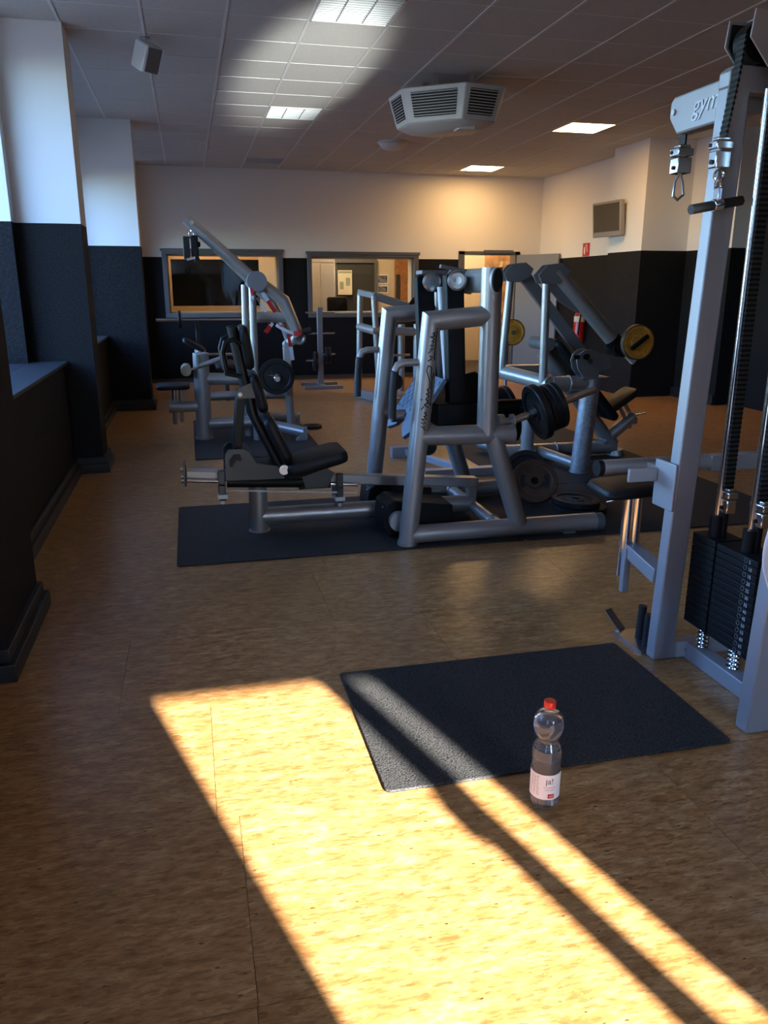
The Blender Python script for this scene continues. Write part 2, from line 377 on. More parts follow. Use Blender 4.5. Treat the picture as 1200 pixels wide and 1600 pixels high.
M['grey_rubber'] = mat('grey_rubber', (.10,.10,.10), .6)

# ------------------------------------------------------------------ room
ZC = 3.36; YB = 14.1; PX, PY = 0.588, 0.588
# floor: pressed-flake linoleum sheets laid in staggered rows
fl = struct(build('floor', MB().box(-2.2, 7.4, -3.0, 17.6, -.12, -.004), M['subfloor']))
rows = {}
Y0 = 1.386
starts = {0: .05, 1: 1.393, 2: -.011, 3: .57, 4: 1.1}
sheets = []
for j in range(-2, 19):
    y0 = Y0 + (j-1)*.667; y1 = y0 + .667
    if y0 >= YB: break
    y1 = min(y1, YB)
    s0 = {0: .05, 1: 1.393, 2: -.011, 3: 1.0, 4: .57}.get(j, random.uniform(0, 1.3))
    x = s0 - 1.34*math.ceil((s0+1.25)/1.34)
    while x < 7.0:
        a, b_ = max(x, -1.25)+.0007, min(x+1.34, 7.0)-.0007
        if b_-a > .05:
            sheets.append(build('floor_sheet', MB().box(a, b_, y0+.0007, y1-.0007, -.004, 0), M['floor'], fl, smooth=False))
        x += 1.34
build('floor_sheet', MB().box(-1.25, 7.0, -2.9, Y0-3*.667-.0007, -.004, 0), M['floor'], fl, smooth=False)

# ceiling: suspended tiles on pale rails
ce = struct(build('ceiling', MB().box(-2.2, 7.4, -3.0, YB+.2, ZC+.012, ZC+.2), M['void']))
build('ceiling_tile', MB().box(-1.9, 7.2, -2.9, 3.5, ZC-.004, ZC+.012), M['tile'], ce, smooth=False)
def xk(k): return -.192 + PX*k
def yj(j): return 6.445 + PY*j
LAMPS = {(2,-1):'off', (2,5):'off', (2,11):'off', (8,5):'on', (8,11):'on'}
proto = None
for k in range(-3, 13):
    for j in range(-5, 13):
        x0, x1, y0, y1 = xk(k), xk(k+1), yj(j), min(yj(j+1), YB)
        if (k, j) in LAMPS or y1-y0 < .05 or (k < -1 and j < -1): continue
        if y1-y0 < PY-.01:
            build('ceiling_tile', MB().box(x0+.006, x1-.006, y0+.004, y1, ZC-.002, ZC+.011), M['tile'], ce, smooth=False); continue
        if proto is None:
            proto = build('ceiling_tile', MB().box(x0+.006, x1-.006, y0+.004, y1-.004, ZC-.002, ZC+.011), M['tile'], ce, smooth=False)
            p0 = (k, j)
        else:
            c = proto.copy(); C.objects.link(c); c.parent = ce; c.location = proto.location + Vector(((k-p0[0])*PX, (j-p0[1])*PY, random.uniform(-.0012, .0008)))
for k in range(-3, 14):
    build('grid_rail', MB().box(xk(k)-.011, xk(k)+.011, 3.5, YB, ZC-.007, ZC+.004), M['rail'], ce, smooth=False)
for j in range(-5, 14):
    if yj(j) < YB: build('cross_rail', MB().box(-1.9, 7.2, yj(j)-.005, yj(j)+.005, ZC-.0045, ZC+.003), M['rail'], ce, smooth=False)

# left side: pillars, deep sills, windows
def S(name, mb, m='wall'): return struct(build(name, mb, M[m], smooth=False))
S('pillar_left', MB().box(-1.24, -.79, 3.13, 3.87, 0, ZC+.1).box(-1.95, -1.24, 2.95, 4.02, 0, ZC+.1))
S('pillar_left', MB().box(-1.24, -.765, 6.9, 7.27, 0, ZC+.1).box(-1.95, -1.24, 6.76, 7.45, 0, ZC+.1))
S('pillar_left', MB().box(-1.24, -.51, 10.45, 10.85, 0, ZC+.1).box(-1.95, -1.24, 10.3, 10.85, 0, ZC+.1))
S('wall_left', MB().box(-1.95, -.67, 13.75, YB, 0, ZC+.1))
S('wall_left', MB().box(-1.12, -.985, 3.87, 6.9, 0, .90).box(-1.12, -.985, 7.27, 10.45, 0, .90).box(-1.12, -.985, -2.6, 3.13, 0, .90).box(-1.12, -.985, 10.85, 13.75, 0, .90))
S('wall_left', MB().box(-1.95, -1.6, -2.6, 13.75, 0, .86).box(-1.95, -1.5, -2.6, 13.75, 3.2, ZC+.1).box(-1.95, -1.5, -1.2, 1.7, .86, 3.2))
ti = 1
for a, b_ in ((3.87, 6.9), (7.27, 10.45), (-2.5, 3.13), (10.85, 13.75)):
    o = struct(build('trim_%d' % ti, MB().box(-1.24, -.965, a, b_, .90, .925).box(-1.6, -1.24, max(a, -2.5)+.15, b_-.15, .90, .925), M['sill'], bevel=.004)); ti += 1
wi = 9
for a, b_, ht in ((4.02, 6.76, 3.2), (7.45, 10.3, 2.85), (-2.4, -1.2, 3.2), (11.0, 13.6, 2.45), (1.7, 2.95, 3.2)):
    mid = (a+b_)/2
    if ht < 3: S('wall_left', MB().box(-1.66, -1.5, a, b_, ht, 3.2))
    fr = struct(build('window_%d' % wi, MB().box(-1.62, -1.55, a, a+.06, .925, ht).box(-1.62, -1.55, b_-.06, b_, .925, ht).box(-1.62, -1.55, a, b_, .925, .985)
        .box(-1.62, -1.55, a, b_, ht-.06, ht).box(-1.62, -1.55, mid-.03, mid+.03, .985, ht-.06), M['fix'], smooth=False)); wi += 1
    for q0, q1 in ((a+.06, mid-.03), (mid+.03, b_-.06)):
        build('pane', MB().box(-1.59, -1.584, q0, q1, .985, ht-.06), M['glass'], fr, smooth=False)
    portal((-1.66, mid, (ht+.925)/2), b_-a, ht-.925, (1, 0, 0))
# stepped black baseboards
def base_run(name, x0, x1, y0, y1):
    mb = MB(); mb.box(x0, x1, y0, y1, 0, .075)
    s = .022; mb.box(x0+s if x1-x0 > .06 else x0, x1-s, y0+s if y1-y0 > .2 and x1-x0 > .2 else y0, y1-s if x1-x0 > .2 else y1, .075, .13)
    return struct(build(name, mb, M['black_trim'], bevel=.004))
base_run('baseboard_left', -1.23, -.745, 3.085, 3.915)
base_run('baseboard_left', -1.23, -.72, 6.855, 7.315)
base_run('baseboard_left', -1.23, -.465, 10.405, 10.895)
base_run('baseboard_left', -.985, -.94, 3.915, 6.855)
base_run('baseboard_left', -.985, -.94, 7.315, 10.405)
base_run('baseboard_left', -.985, -.94, 10.895, 13.75)

# back wall with two internal windows and a doorway
W1 = (-.36, 1.615, 1.0, 2.09); W2 = (2.03, 4.0, .985, 2.065); D = (4.80, 5.86, 0, 2.08)
bw = MB()
bw.box(-1.95, W1[0], YB, YB+.2, 0, ZC+.1).box(W1[0], W1[1], YB, YB+.2, 0, W1[2]).box(W1[0], W1[1], YB, YB+.2, W1[3], ZC+.1)
bw.box(W1[1], W2[0], YB, YB+.2, 0, ZC+.1).box(W2[0], W2[1], YB, YB+.2, 0, W2[2]).box(W2[0], W2[1], YB, YB+.2, W2[3], ZC+.1)
bw.box(W2[1], D[0], YB, YB+.2, 0, ZC+.1).box(D[0], D[1], YB, YB+.2, D[3], ZC+.1).box(D[1], 7.4, YB, YB+.2, 0, ZC+.1)
S('wall_back', bw)
def inner_window(n, W, inner):
    x0, x1, z0, z1 = W; t = .075
    fr = struct(build('window_%d' % n, MB().box(x0, x1, YB-.03, YB+.1, z0, z0+t).box(x0, x1, YB-.03, YB+.1, z1-t, z1).box(x0, x0+t, YB-.03, YB+.1, z0+t, z1-t).box(x1-t, x1, YB-.03, YB+.1, z0+t, z1-t)
        .box(x0-.02, x1+.02, YB-.045, YB-.005, z1-.03, z1+.015), M['frame_grey'], bevel=.004))
    build('pane', MB().box(x0+t, x1-t, YB+.05, YB+.056, z0+t, z1-t), M['glass'], fr, smooth=False)
    t2 = .05
    build('inner_reveal', MB().box(x0+t, x1-t, YB+.1, YB+.34, z0+t, z0+t+.02).box(x0+t, x1-t, YB+.1, YB+.34, z1-t-.02, z1-t).box(x0+t, x0+t+.02, YB+.1, YB+.34, z0+t, z1-t).box(x1-t-.02, x1-t, YB+.1, YB+.34, z0+t, z1-t), M[inner], fr)
    return fr
inner_window(1, W1, 'wood_pale'); inner_window(2, W2, 'cream')
# doorway: frame and open leaf
dr = struct(build('door_1', MB().box(D[0]-.06, D[0]+.05, YB-.03, YB+.22, 0, D[3]+.03).box(D[1]-.05, D[1]+.04, YB-.03, YB+.22, 0, D[3]+.03).box(D[0]-.06, D[1]+.04, YB-.03, YB+.22, D[3]-.03, D[3]+.03)
    .box(5.2, 5.75, YB-.08, YB-.03, D[3]-.005, D[3]+.05), M['frame_grey'], bevel=.004))
h0 = Vector((5.84, 14.04, 0)); h1 = Vector((6.26, 13.20, 0))
build('door_leaf', MB().bar(h0+Vector((0,0,1.035)), h1+Vector((0,0,1.035)), .045, 2.03), M['door_grey'], dr, bevel=.003)
hd = (h1-h0).normalized(); hn = Vector((-hd.y, hd.x, 0)); hn = hn if hn.y < 0 else -hn
hp = h0 + hd*.86 + Vector((0,0,1.05))
build('door_handle', MB().path([hp+hn*.02, hp+hn*.07, hp+hn*.07-hd*.12], .01), M['chrome'], dr)
# rooms behind the back wall
S('wall_office', MB().box(-1.2, 4.74, 17.0, 17.1, 0, 2.9).box(-1.3, -1.2, YB+.2, 17.1, 0, 2.9).box(4.66, 4.74, YB+.2, 17.1, 0, 2.9).box(1.66, 1.74, 14.9, 17.0, 0, 2.9), 'cream')
S('wall_corridor', MB().box(4.74, 7.3, 16.2, 16.3, 0, 2.9).box(7.2, 7.3, YB+.2, 16.3, 0, 2.9), 'cream')
S('ceiling_office', MB().box(-1.3, 7.3, YB+.2, 17.2, 2.9, 3.0), 'cream')
# dark glazed partition seen through the first window
pt = struct(build('window_7', MB().box(-1.2, 1.33, 15.5, 15.56, 0, 1.16).box(-1.2, 1.33, 15.5, 15.56, 1.98, 2.9).box(-1.2, -.25, 15.5, 15.56, 1.16, 1.98), M['wood_pale'], smooth=False))
build('cream_panel', MB().box(1.33, 1.66, 15.49, 15.57, 0, 2.9), M['cream'], pt, smooth=False)
build('pane', MB().box(-.25, 1.33, 15.51, 15.52, 1.16, 1.98), M['glass'], pt, smooth=False)
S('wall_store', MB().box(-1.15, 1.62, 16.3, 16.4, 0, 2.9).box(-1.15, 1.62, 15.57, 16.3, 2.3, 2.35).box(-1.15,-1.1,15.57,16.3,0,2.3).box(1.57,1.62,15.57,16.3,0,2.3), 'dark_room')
def room_lamp(x, y, z, sx, sy, lab):
    o = tag(build('ceiling_lamp', MB().box(x-sx, x+sx, y-sy, y+sy, z-.03, z), M['fix']), lab, 'ceiling light')
    build('diffuser', MB().box(x-sx+.03, x+sx-.03, y-sy+.03, y+sy-.03, z-.04, z-.03), M['lit_room'], o)
room_lamp(.5, 14.85, 2.9, .5, .12, 'lit strip lamp on the ceiling behind the window nearest the pillars')
room_lamp(3.0, 15.7, 2.9, .45, .25, 'lit lamp on the office ceiling behind the middle window')
room_lamp(5.5, 15.3, 2.9, .4, .25, 'lit lamp on the corridor ceiling beyond the open doorway')

# right side: wall, column, alcove
S('wall_right', MB().box(6.3, 7.4, 11.0, YB, 0, ZC+.1))
S('pillar_right', MB().box(5.97, 7.4, 10.1, 11.0, 0, ZC+.1))
S('wall_right', MB().box(6.66, 7.4, 9.15, 10.1, 0, ZC+.1))
S('wall_right', MB().box(6.92, 7.4, -2.6, 9.15, 0, ZC+.1), 'wall_dark')
base_run('baseboard_right', 6.62, 6.66, 9.15, 10.1)
# rear wall behind the photographer: glazed door letting the sun in, low strip window
rb = MB(); X0, X1, HL = 1.385, 2.245, 2.335
rb.box(-1.95, X0, -2.75, -2.6, 0, ZC+.1).box(X0, X1, -2.75, -2.6, HL, ZC+.1).box(X1, 2.45, -2.75, -2.6, 0, ZC+.1)
rb.box(2.45, 4.1, -2.75, -2.6, 0, ZC+.1).box(4.1, 7.4, -2.75, -2.6, 0, ZC+.1)
S('wall_rear', rb)
rd = struct(build('door_2', MB().box(2.045, 2.117, -2.71, -2.63, 0, HL).box(2.03, 2.125, -2.70, -2.64, 1.95, HL).box(2.0, 2.05, -2.66, -2.62, 1.86, 1.95).box(X0, X1, -2.71, -2.63, 0, .08), M['frame_grey']))
build('pane', MB().box(X0, 2.045, -2.675, -2.669, .08, HL).box(2.125, X1, -2.675, -2.669, .08, HL), M['glass'], rd, smooth=False)
portal(((X0+X1)/2, -2.8, HL/2), X1-X0, HL, (0, 1, 0))
S('wall_sky_block', MB().box(-30, 30, -20.3, -20, -.12, 4.2), 'sky_block')  # unseen wall added to block the bright low sky beyond the rear door
struct(build('ground', MB().box(-40, 40, -40, -3.0, -.3, -.12).box(-40, -2.2, -3.0, 40, -.3, -.12), mat('grey_asphalt', (.12,.12,.12), .8)))

# ------------------------------------------------------------------ ceiling fittings
def louvre_light(k, j, label):
    x0, x1, y0, y1 = xk(k)+.006, xk(k+1)-.006, yj(j)+.006, yj(j+1)-.006
    t = thing('ceiling_light', label, 'ceiling light', ((x0+x1)/2, (y0+y1)/2, ZC), 'unlit louvred ceiling lights')
    f = .012
    build('frame', MB().box(x0, x1, y0, y0+f, ZC-.012, ZC+.05).box(x0, x1, y1-f, y1, ZC-.012, ZC+.05).box(x0, x0+f, y0, y1, ZC-.012, ZC+.05).box(x1-f, x1, y0, y1, ZC-.012, ZC+.05), M['fix'], t, smooth=False)
    build('housing', MB().box(x0, x1, y0, y1, ZC+.05, ZC+.07), M['fix'], t, smooth=False)
    for q in (1, 2):
        xx = x0 + (x1-x0)*q/3
        build('reflector', MB().prism([(xx-.03, ZC+.05), (xx+.03, ZC+.05), (xx+.004, ZC-.008), (xx-.004, ZC-.008)], 'y', y0+f, y1-f), M['louvre'], t, smooth=False)
    for q in range(12):
        yy = y0+f + (y1-y0-2*f)*(q+.5)/12
        build('slat', MB().prism([(yy-.004, ZC-.008), (yy+.004, ZC-.008), (yy+.014, ZC+.035), (yy-.014, ZC+.035)], 'x', x0+f, x1-f), M['louvre'], t, smooth=False)
louvre_light(2, -1, 'unlit louvred ceiling light cut by the top edge of the photo')
louvre_light(2, 5, 'unlit louvred ceiling light over the long pulldown lever')
louvre_light(2, 11, 'unlit louvred ceiling light close to the back wall')
def lit_light(k, j, label):
    x0, x1, y0, y1 = xk(k)+.006, xk(k+1)-.006, yj(j)+.006, yj(j+1)-.006
    t = thing('ceiling_light', label, 'ceiling light', ((x0+x1)/2, (y0+y1)/2, ZC))
    f = .012
    build('frame', MB().box(x0, x1, y0, y0+f, ZC-.01, ZC+.02).box(x0, x1, y1-f, y1, ZC-.01, ZC+.02).box(x0, x0+f, y0, y1, ZC-.01, ZC+.02).box(x1-f, x1, y0, y1, ZC-.01, ZC+.02), M['fix'], t, smooth=False)
    build('diffuser', MB().box(x0+f, x1-f, y0+f, y1-f, ZC-.006, ZC+.004), M['lit'], t, smooth=False)
lit_light(8, 5, 'square ceiling light glowing warm, the larger looking of the two lit ones')
lit_light(8, 11, 'square ceiling light glowing warm beside the back wall')

# hanging air heater: upside down truncated pyramid with grilles
ac = thing('air_heater', 'white octagonal air heater with black grilles hung below the ceiling', 'air conditioner', (2.46, 7.75, ZC))
cxa, cya, zt, zb = 2.46, 7.80, 3.235, 2.945
rotA = Matrix.Rotation(math.radians(-37), 3, 'Z')
def hexa(k, z): return [rotA @ Vector((x*k, y*k, 0)) + Vector((cxa, cya, z)) for x, y in ((-.31,-.33),(.31,-.33),(.57,-.03),(.57,.03),(.31,.33),(-.31,.33),(-.57,.03),(-.57,-.03))]
T8 = hexa(1.0, zt); B8 = hexa(.84, zb)
mb = MB(); mb.add(T8+B8, [tuple(range(8))] + [(i, (i+1) % 8, 8+(i+1) % 8, 8+i) for i in range(8)] + [tuple(range(8, 16))])
build('casing', mb, M['ac'], ac, bevel=.012)
U8 = hexa(.62, zb-.05); V8 = hexa(.82, zb)
mb = MB(); mb.add(V8+U8, [tuple(range(8))] + [(i, (i+1) % 8, 8+(i+1) % 8, 8+i) for i in range(8)] + [tuple(range(8, 16))])
build('drip_tray', mb, M['ac'], ac, bevel=.008)
for i in range(8):
    a, b_, c_, d_ = T8[i], T8[(i+1) % 8], B8[(i+1) % 8], B8[i]
    nrm = (b_-a).cross(d_-a).normalized()
    if nrm.dot((a+b_)/2 - Vector((cxa, cya, a.z))) < 0: nrm = -nrm
    def pt_(u, v, h):
        p = (a*(1-u)+b_*u)*(1-v) + (d_*(1-u)+c_*u)*v; return p + nrm*h
    if (b_-a).length < .2: continue
    u0, u1 = .13, .87
    mb = MB(); mb.add([pt_(u0,.14,.004), pt_(u1,.14,.004), pt_(u1,.84,.004), pt_(u0,.84,.004), pt_(u0,.14,-.004), pt_(u1,.14,-.004), pt_(u1,.84,-.004), pt_(u0,.84,-.004)], [(0,1,2,3),(7,6,5,4),(0,4,5,1),(1,5,6,2),(2,6,7,3),(3,7,4,0)])
    gr = build('grille', mb, M['ac_dark'], ac, smooth=False)
    for q in range(9):
        v0 = .14 + .70*(q+.25)/9; v1 = v0 + .03
        mb = MB(); mb.add([pt_(u0,v0,.004), pt_(u1,v0,.004), pt_(u1,v1,.014), pt_(u0,v1,.014), pt_(u0,v0+.012,.004), pt_(u1,v0+.012,.004)], [(0,1,2,3),(3,2,5,4)])
        build('grille_slat', mb, M['ac'], gr, smooth=False)
build('control_panel', MB().box(2.50, 2.66, 7.52, 7.66, zb-.062, zb-.03), M['ac'], ac, bevel=.004)
for x, y in ((2.30, 7.62), (2.62, 7.56), (2.32, 8.0), (2.66, 7.95)):
    build('hanger', MB().box(x-.025, x+.025, y-.012, y+.012, zt, ZC-.008), M['steel'], ac)
sd_ = thing('smoke_detector', 'small round white smoke detector on the ceiling by the air heater', 'detector', (2.74, 10.2, ZC))
build('base', MB().lathe([(.06,0),(.06,-.02),(.05,-.025)], (2.74,10.2,ZC-.004), n=24), M['fix'], sd_)
build('cap', MB().lathe([(.045,-.025),(.045,-.04),(.03,-.055)], (2.74,10.2,ZC-.004), n=24), M['fix'], sd_)
dl = thing('dome_lamp', 'round frosted dome lamp on the ceiling, switched off', 'ceiling light', (2.79, 11.15, ZC))
build('rim', MB().lathe([(.2,0),(.2,-.02),(.17,-.03)], (2.79,11.15,ZC-.006), n=32), M['fix'], dl)
build('dome', MB().lathe([(.18,-.03),(.165,-.06),(.12,-.09),(.06,-.105),(.01,-.11)], (2.79,11.15,ZC-.006), n=32), M['rail'], dl)
sp = thing('loudspeaker', 'small grey loudspeaker cube tilted below the ceiling rail', 'speaker', (-.19, 7.15, ZC))
q = Matrix.Translation((-.185, 7.1, 3.21)) @ Matrix.Rotation(math.radians(38), 4, 'Z') @ Matrix.Rotation(math.radians(28), 4, 'X')
mb = MB().box(-.075, .075, -.08, .08, -.1, .1); mb.v = [q @ v for v in mb.v]; build('cabinet', mb, M['fix'], sp, bevel=.015)
mb = MB().box(-.062, .062, -.09, -.081, -.088, .088); mb.v = [q @ v for v in mb.v]; build('speaker_grille', mb, M['grey_plate'], sp, bevel=.006)
mb = MB().box(.081, .085, -.06, .06, -.085, .085); mb.v = [q @ v for v in mb.v]; build('side_panel', mb, M['black_metal'], sp, bevel=.003)
build('bracket', MB().tube((-.19,7.15,3.27), (-.19,7.15,ZC-.008), .014).lathe([(.035,0),(.035,-.008)], (-.19,7.15,ZC-.006), n=16), M['steel'], sp)

# ------------------------------------------------------------------ wall fittings
tv = thing('television', 'small grey television mounted on the pillar, screen off', 'television', (5.97, 10.85, 2.42))
q = Matrix.Translation((5.86, 10.86, 2.42)) @ Matrix.Rotation(math.radians(6), 4, 'Z') @ Matrix.Rotation(math.radians(-5), 4, 'Y')
mb = MB().box(-.03, .04, -.34, .34, -.235, .235); mb.v = [q @ v for v in mb.v]; build('casing', mb, M['tv_grey'], tv, bevel=.012)
mb = MB().box(-.034, -.029, -.305, .305, -.165, .205); mb.v = [q @ v for v in mb.v]; build('screen', mb, M['screen'], tv)
mb = MB().box(.04, .07, -.2, .2, -.15, .15); mb.v = [q @ v for v in mb.v]; build('back_cover', mb, M['black_metal'], tv, bevel=.01)
build('bracket', MB().box(5.93, 5.97, 10.8, 10.92, 2.36, 2.66).tube((5.955,10.86,2.66),(5.955,10.86,2.7),.02), M['fix'], tv)
sg = tag(build('safety_sign', MB().box(6.29, 6.299, 12.2, 12.42, 1.975, 2.175), M['red_tape'], smooth=False), 'red fire extinguisher sign on the white wall above the black band', 'sign')
mb = MB().prism([(12.33,2.0),(12.37,2.02),(12.37,2.1),(12.35,2.13),(12.33,2.1)], 'x', 6.287, 6.29).prism([(12.25,2.04),(12.27,2.04),(12.3,2.14),(12.33,2.14),(12.33,2.15),(12.28,2.15)], 'x', 6.287, 6.29)
build('pictogram', mb, M['white'], sg, smooth=False)
ex = thing('fire_extinguisher', 'red fire extinguisher with pale label hung on the black wall by the door leaf', 'extinguisher', (6.2, 12.2, .62))
build('cylinder', MB().lathe([(.05,0),(.085,.01),(.085,.42),(.06,.48),(.03,.5)], (6.2,12.2,.62)), M['red_paint'], ex)
build('paper_label', MB().lathe([(.087,.33),(.087,.42)], (6.2,12.2,.62), cap=False), M['paper'], ex)
build('valve', MB().box(6.17,6.23,12.16,12.24,1.12,1.17).bar((6.2,12.2,1.17),(6.1,12.12,1.2),.03,.012), M['black_metal'], ex)
build('hose', MB().path([(6.2,12.16,1.14),(6.16,12.08,1.1),(6.14,12.07,.95),(6.14,12.1,.75)], .012), M['black_metal'], ex)
build('wall_hook', MB().box(6.28,6.3,12.17,12.23,1.0,1.15), M['steel'], ex)

# things behind the back-wall windows
po = tag(build('poster', MB().box(3.06, 3.36, 16.87, 16.88, 1.34, 1.83), M['paper'], smooth=False), 'pale paper chart on the office wall, seen through the middle window', 'poster')
build('printed_lines', MB().box(3.07,3.35,16.867,16.87,1.77,1.81).box(3.1,3.18,16.867,16.87,1.45,1.6).box(3.23,3.32,16.867,16.87,1.52,1.68), mat('faded_green_print', (.25,.32,.2), .7), po, smooth=False)
for k, (z0, z1) in enumerate(((1.56, 1.75), (1.37, 1.53))):
    f_ = tag(build('picture', MB().box(3.92, 4.16, 16.975, 16.995, z0, z1), M['white'], smooth=False), ('dark landscape picture on the office wall, the upper of two', 'dark landscape picture on the office wall, the lower of two')[k], 'picture')
    build('print', MB().box(3.94, 4.14, 16.972, 16.976, z0+.02, z1-.02), M['photo'], f_, smooth=False)
od = struct(build('door_3', MB().box(4.30, 4.66, 16.94, 16.99, 0, 2.06), M['wood'], smooth=False))
build('door_leaf_panel', MB().box(4.32, 4.41, 16.93, 16.94, .2, 1.75), M['dark_plate'], od, smooth=False)
cu_ = thing('cupboard', 'tall white cupboard at the edge of the middle window, in the office', 'cupboard', (2.5, 16.0, 0))
build('carcass', MB().box(2.22, 2.80, 15.75, 16.3, 0, 2.3), M['white'], cu_, bevel=.006)
for a_, b_ in ((2.23, 2.505), (2.515, 2.79)):
    d_ = build('door', MB().box(a_, b_, 15.73, 15.75, .05, 1.93), M['white'], cu_, bevel=.004); build('knob', MB().tube((b_-.03 if a_ < 2.4 else a_+.03,15.71,1.1),(b_-.03 if a_ < 2.4 else a_+.03,15.73,1.1),.012), M['steel'], d_)
build('top_door', MB().box(2.23, 2.79, 15.73, 15.75, 1.95, 2.28), M['white'], cu_, bevel=.004)
pt2 = struct(build('window_8', MB().box(3.0, 3.9, 16.9, 16.96, 1.98, 2.06).box(3.84, 3.9, 16.9, 16.96, 0, 1.98).box(3.0, 3.04, 16.9, 16.96, .9, 1.98), M['frame_grey'], smooth=False))
build('blind', MB().box(3.04, 3.84, 16.95, 16.97, .9, 1.98), M['dark_plate'], pt2, smooth=False)
ch = thing('office_chair', 'dark office chair behind the middle window', 'chair', (2.78, 15.2, 0))
build('backrest', MB().pad((2.78,15.4,.85),(2.78,15.42,1.32),.40,.07,hint=(1,0,0)), M['vinyl'], ch)
build('seat', MB().pad((2.55,15.2,.48),(3.01,15.2,.48),.45,.08), M['vinyl'], ch)
build('stem', MB().tube((2.78,15.2,.08),(2.78,15.2,.44),.03), M['black_metal'], ch)
build('foot_cross', MB().bar((2.51,15.2,.05),(3.05,15.2,.05),.05,.04).bar((2.78,14.95,.05),(2.78,15.48,.05),.05,.04).tube((2.53,15.2,0),(2.53,15.2,.05),.03).tube((3.03,15.2,0),(3.03,15.2,.05),.03).tube((2.78,14.98,0),(2.78,14.98,.05),.03).tube((2.78,15.46,0),(2.78,15.46,.05),.03).bar((2.78,15.25,.46),(2.78,15.46,.98),.05,.02), M['black_metal'], ch)
pp = tag(build('wall_poster', MB().box(6.02, 6.85, 16.185, 16.198, .5, 2.2), M['sepia'], smooth=False), 'tall sepia poster with drawn figure in the corridor beyond the open doorway', 'poster')
mb = MB().prism([(6.25,.9),(6.33,.9),(6.40,1.3),(6.34,1.6),(6.42,2.0),(6.36,2.02),(6.28,1.62),(6.22,1.3)], 'y', 16.18, 16.185).prism([(6.08,1.5),(6.12,1.47),(6.5,1.85),(6.48,1.9)], 'y', 16.178, 16.182)
build('drawn_figure', mb, M['cream'], pp, smooth=False)
mb = text_mb('1', .16, (6.28, 16.176, 1.22), (1,0,0), (0,0,1)); mb2 = text_mb('2', .2, (6.26, 16.176, 1.36), (1,0,0), (0,0,1)); mb.add(mb2.v, mb2.f)
build('printed_numerals', mb, M['ink'], pp, smooth=False)

# ------------------------------------------------------------------ rubber mats
def rmat(x0, x1, y0, y1, label, h=.01):
    o = tag(build('rubber_mat', MB().prism([(x0+.012,y0),(x1-.012,y0),(x1,y0+.012),(x1,y1-.012),(x1-.012,y1),(x0+.012,y1),(x0,y1-.012),(x0,y0+.012)], 'z', .0005, h), M['rubber'], bevel=.003, smooth=False), label, 'mat', 'black rubber floor mats')
    return o
rmat(.498, 1.715, 2.05, 2.85, 'black grained rubber mat beside the water bottle, half in sunlight')
rmat(-.15, 1.93, 4.31, 5.57, 'long black rubber mat under the leg press seat end')
rmat(1.935, 3.97, 4.30, 5.57, 'black rubber mat with loose plates behind the cable tower')
rmat(2.38, 3.95, 5.575, 8.0, 'black rubber mat under the incline press with yellow plate')
rmat(-.02, 1.16, 7.18, 9.4, 'black rubber mat under the pulldown machine with tape')

# ------------------------------------------------------------------ leg press
Y1, Y2, YM = 4.38, 5.36, 4.87
lp = thing('leg_press', 'silver tube leg press with black seat and signed front post', 'exercise machine', (1.2, YM, .01))
def side(Y):
    r = .056
    build('front_post', MB().tube((1.195,Y,.012),(1.195,Y,.035),.062).path([(1.197,Y,.03),(1.322,Y,1.315),(1.68,Y,1.345)], r, n=24), M['silver'], lp)
    build('rear_post', MB().tube((1.675,Y,.66),(1.672,Y,1.605),.060,n=28), M['silver'], lp)
    build('cross_bar', MB().tube((1.25,Y,.665),(1.835,Y,.655),r,n=24).tube((1.835,Y,.655),(1.842,Y,.655),.062), M['silver'], lp)
    build('brace', MB().tube((1.715,Y,.655),(1.905,Y,.09),r,n=24), M['silver'], lp)
    fb = build('foot_bar', MB().tube((1.21,Y,.072),(2.42,Y,.072),.055,n=24).box(2.2,2.28,Y-.03,Y+.03,.0115,.03), M['silver'], lp)
    build('rubber_end', MB().tube((2.42,Y,.068),(2.47,Y,.068),.056,n=24), M['grey_rubber'], fb)
    g = build('hand_grip', MB().path([(1.3,Y,1.09),(1.165,Y,1.088),(1.13,Y,1.075),(1.112,Y,1.04)], .021, n=12), M['silver'], lp)
    build('grip_sleeve', MB().path([(1.112,Y,1.04),(1.10,Y,.9),(1.098,Y,.775)], .024, n=12), M['grip'], g)
side(Y1); side(Y2)
build('top_tube', MB().tube((1.672,Y1-.085,1.535),(1.672,Y2+.07,1.535),.034,n=24,ry=.070), M['silver'], lp)
build('tube_cap', MB().tube((1.672,Y1-.098,1.535),(1.672,Y1-.085,1.535),.030,n=24,ry=.064), M['black_metal'], lp)
build('base_beam', MB().tube((.355,YM,.105),(1.77,YM,.105),.055,n=24), M['silver'], lp)
build('seat_column', MB().tube((.355,YM,.012),(.355,YM,.335),.058,n=24).tube((.355,YM,.0115),(.355,YM,.02),.068), M['silver'], lp)
build('rear_cross_tube', MB().tube((1.775,Y1,.085),(1.775,Y2,.085),.040).ring((1.775,Y1+.09,.085),(0,1,0),.042,.008).ring((1.775,Y2-.09,.085),(0,1,0),.042,.008), M['silver'], lp)
build('front_cross_tube', MB().tube((1.20,Y1,.14),(1.20,Y2,.14),.034).tube((1.165,Y1+.075,.13),(1.165,Y1+.115,.13),.06).tube((1.165,Y2-.115,.13),(1.165,Y2-.075,.13),.06), M['silver'], lp)
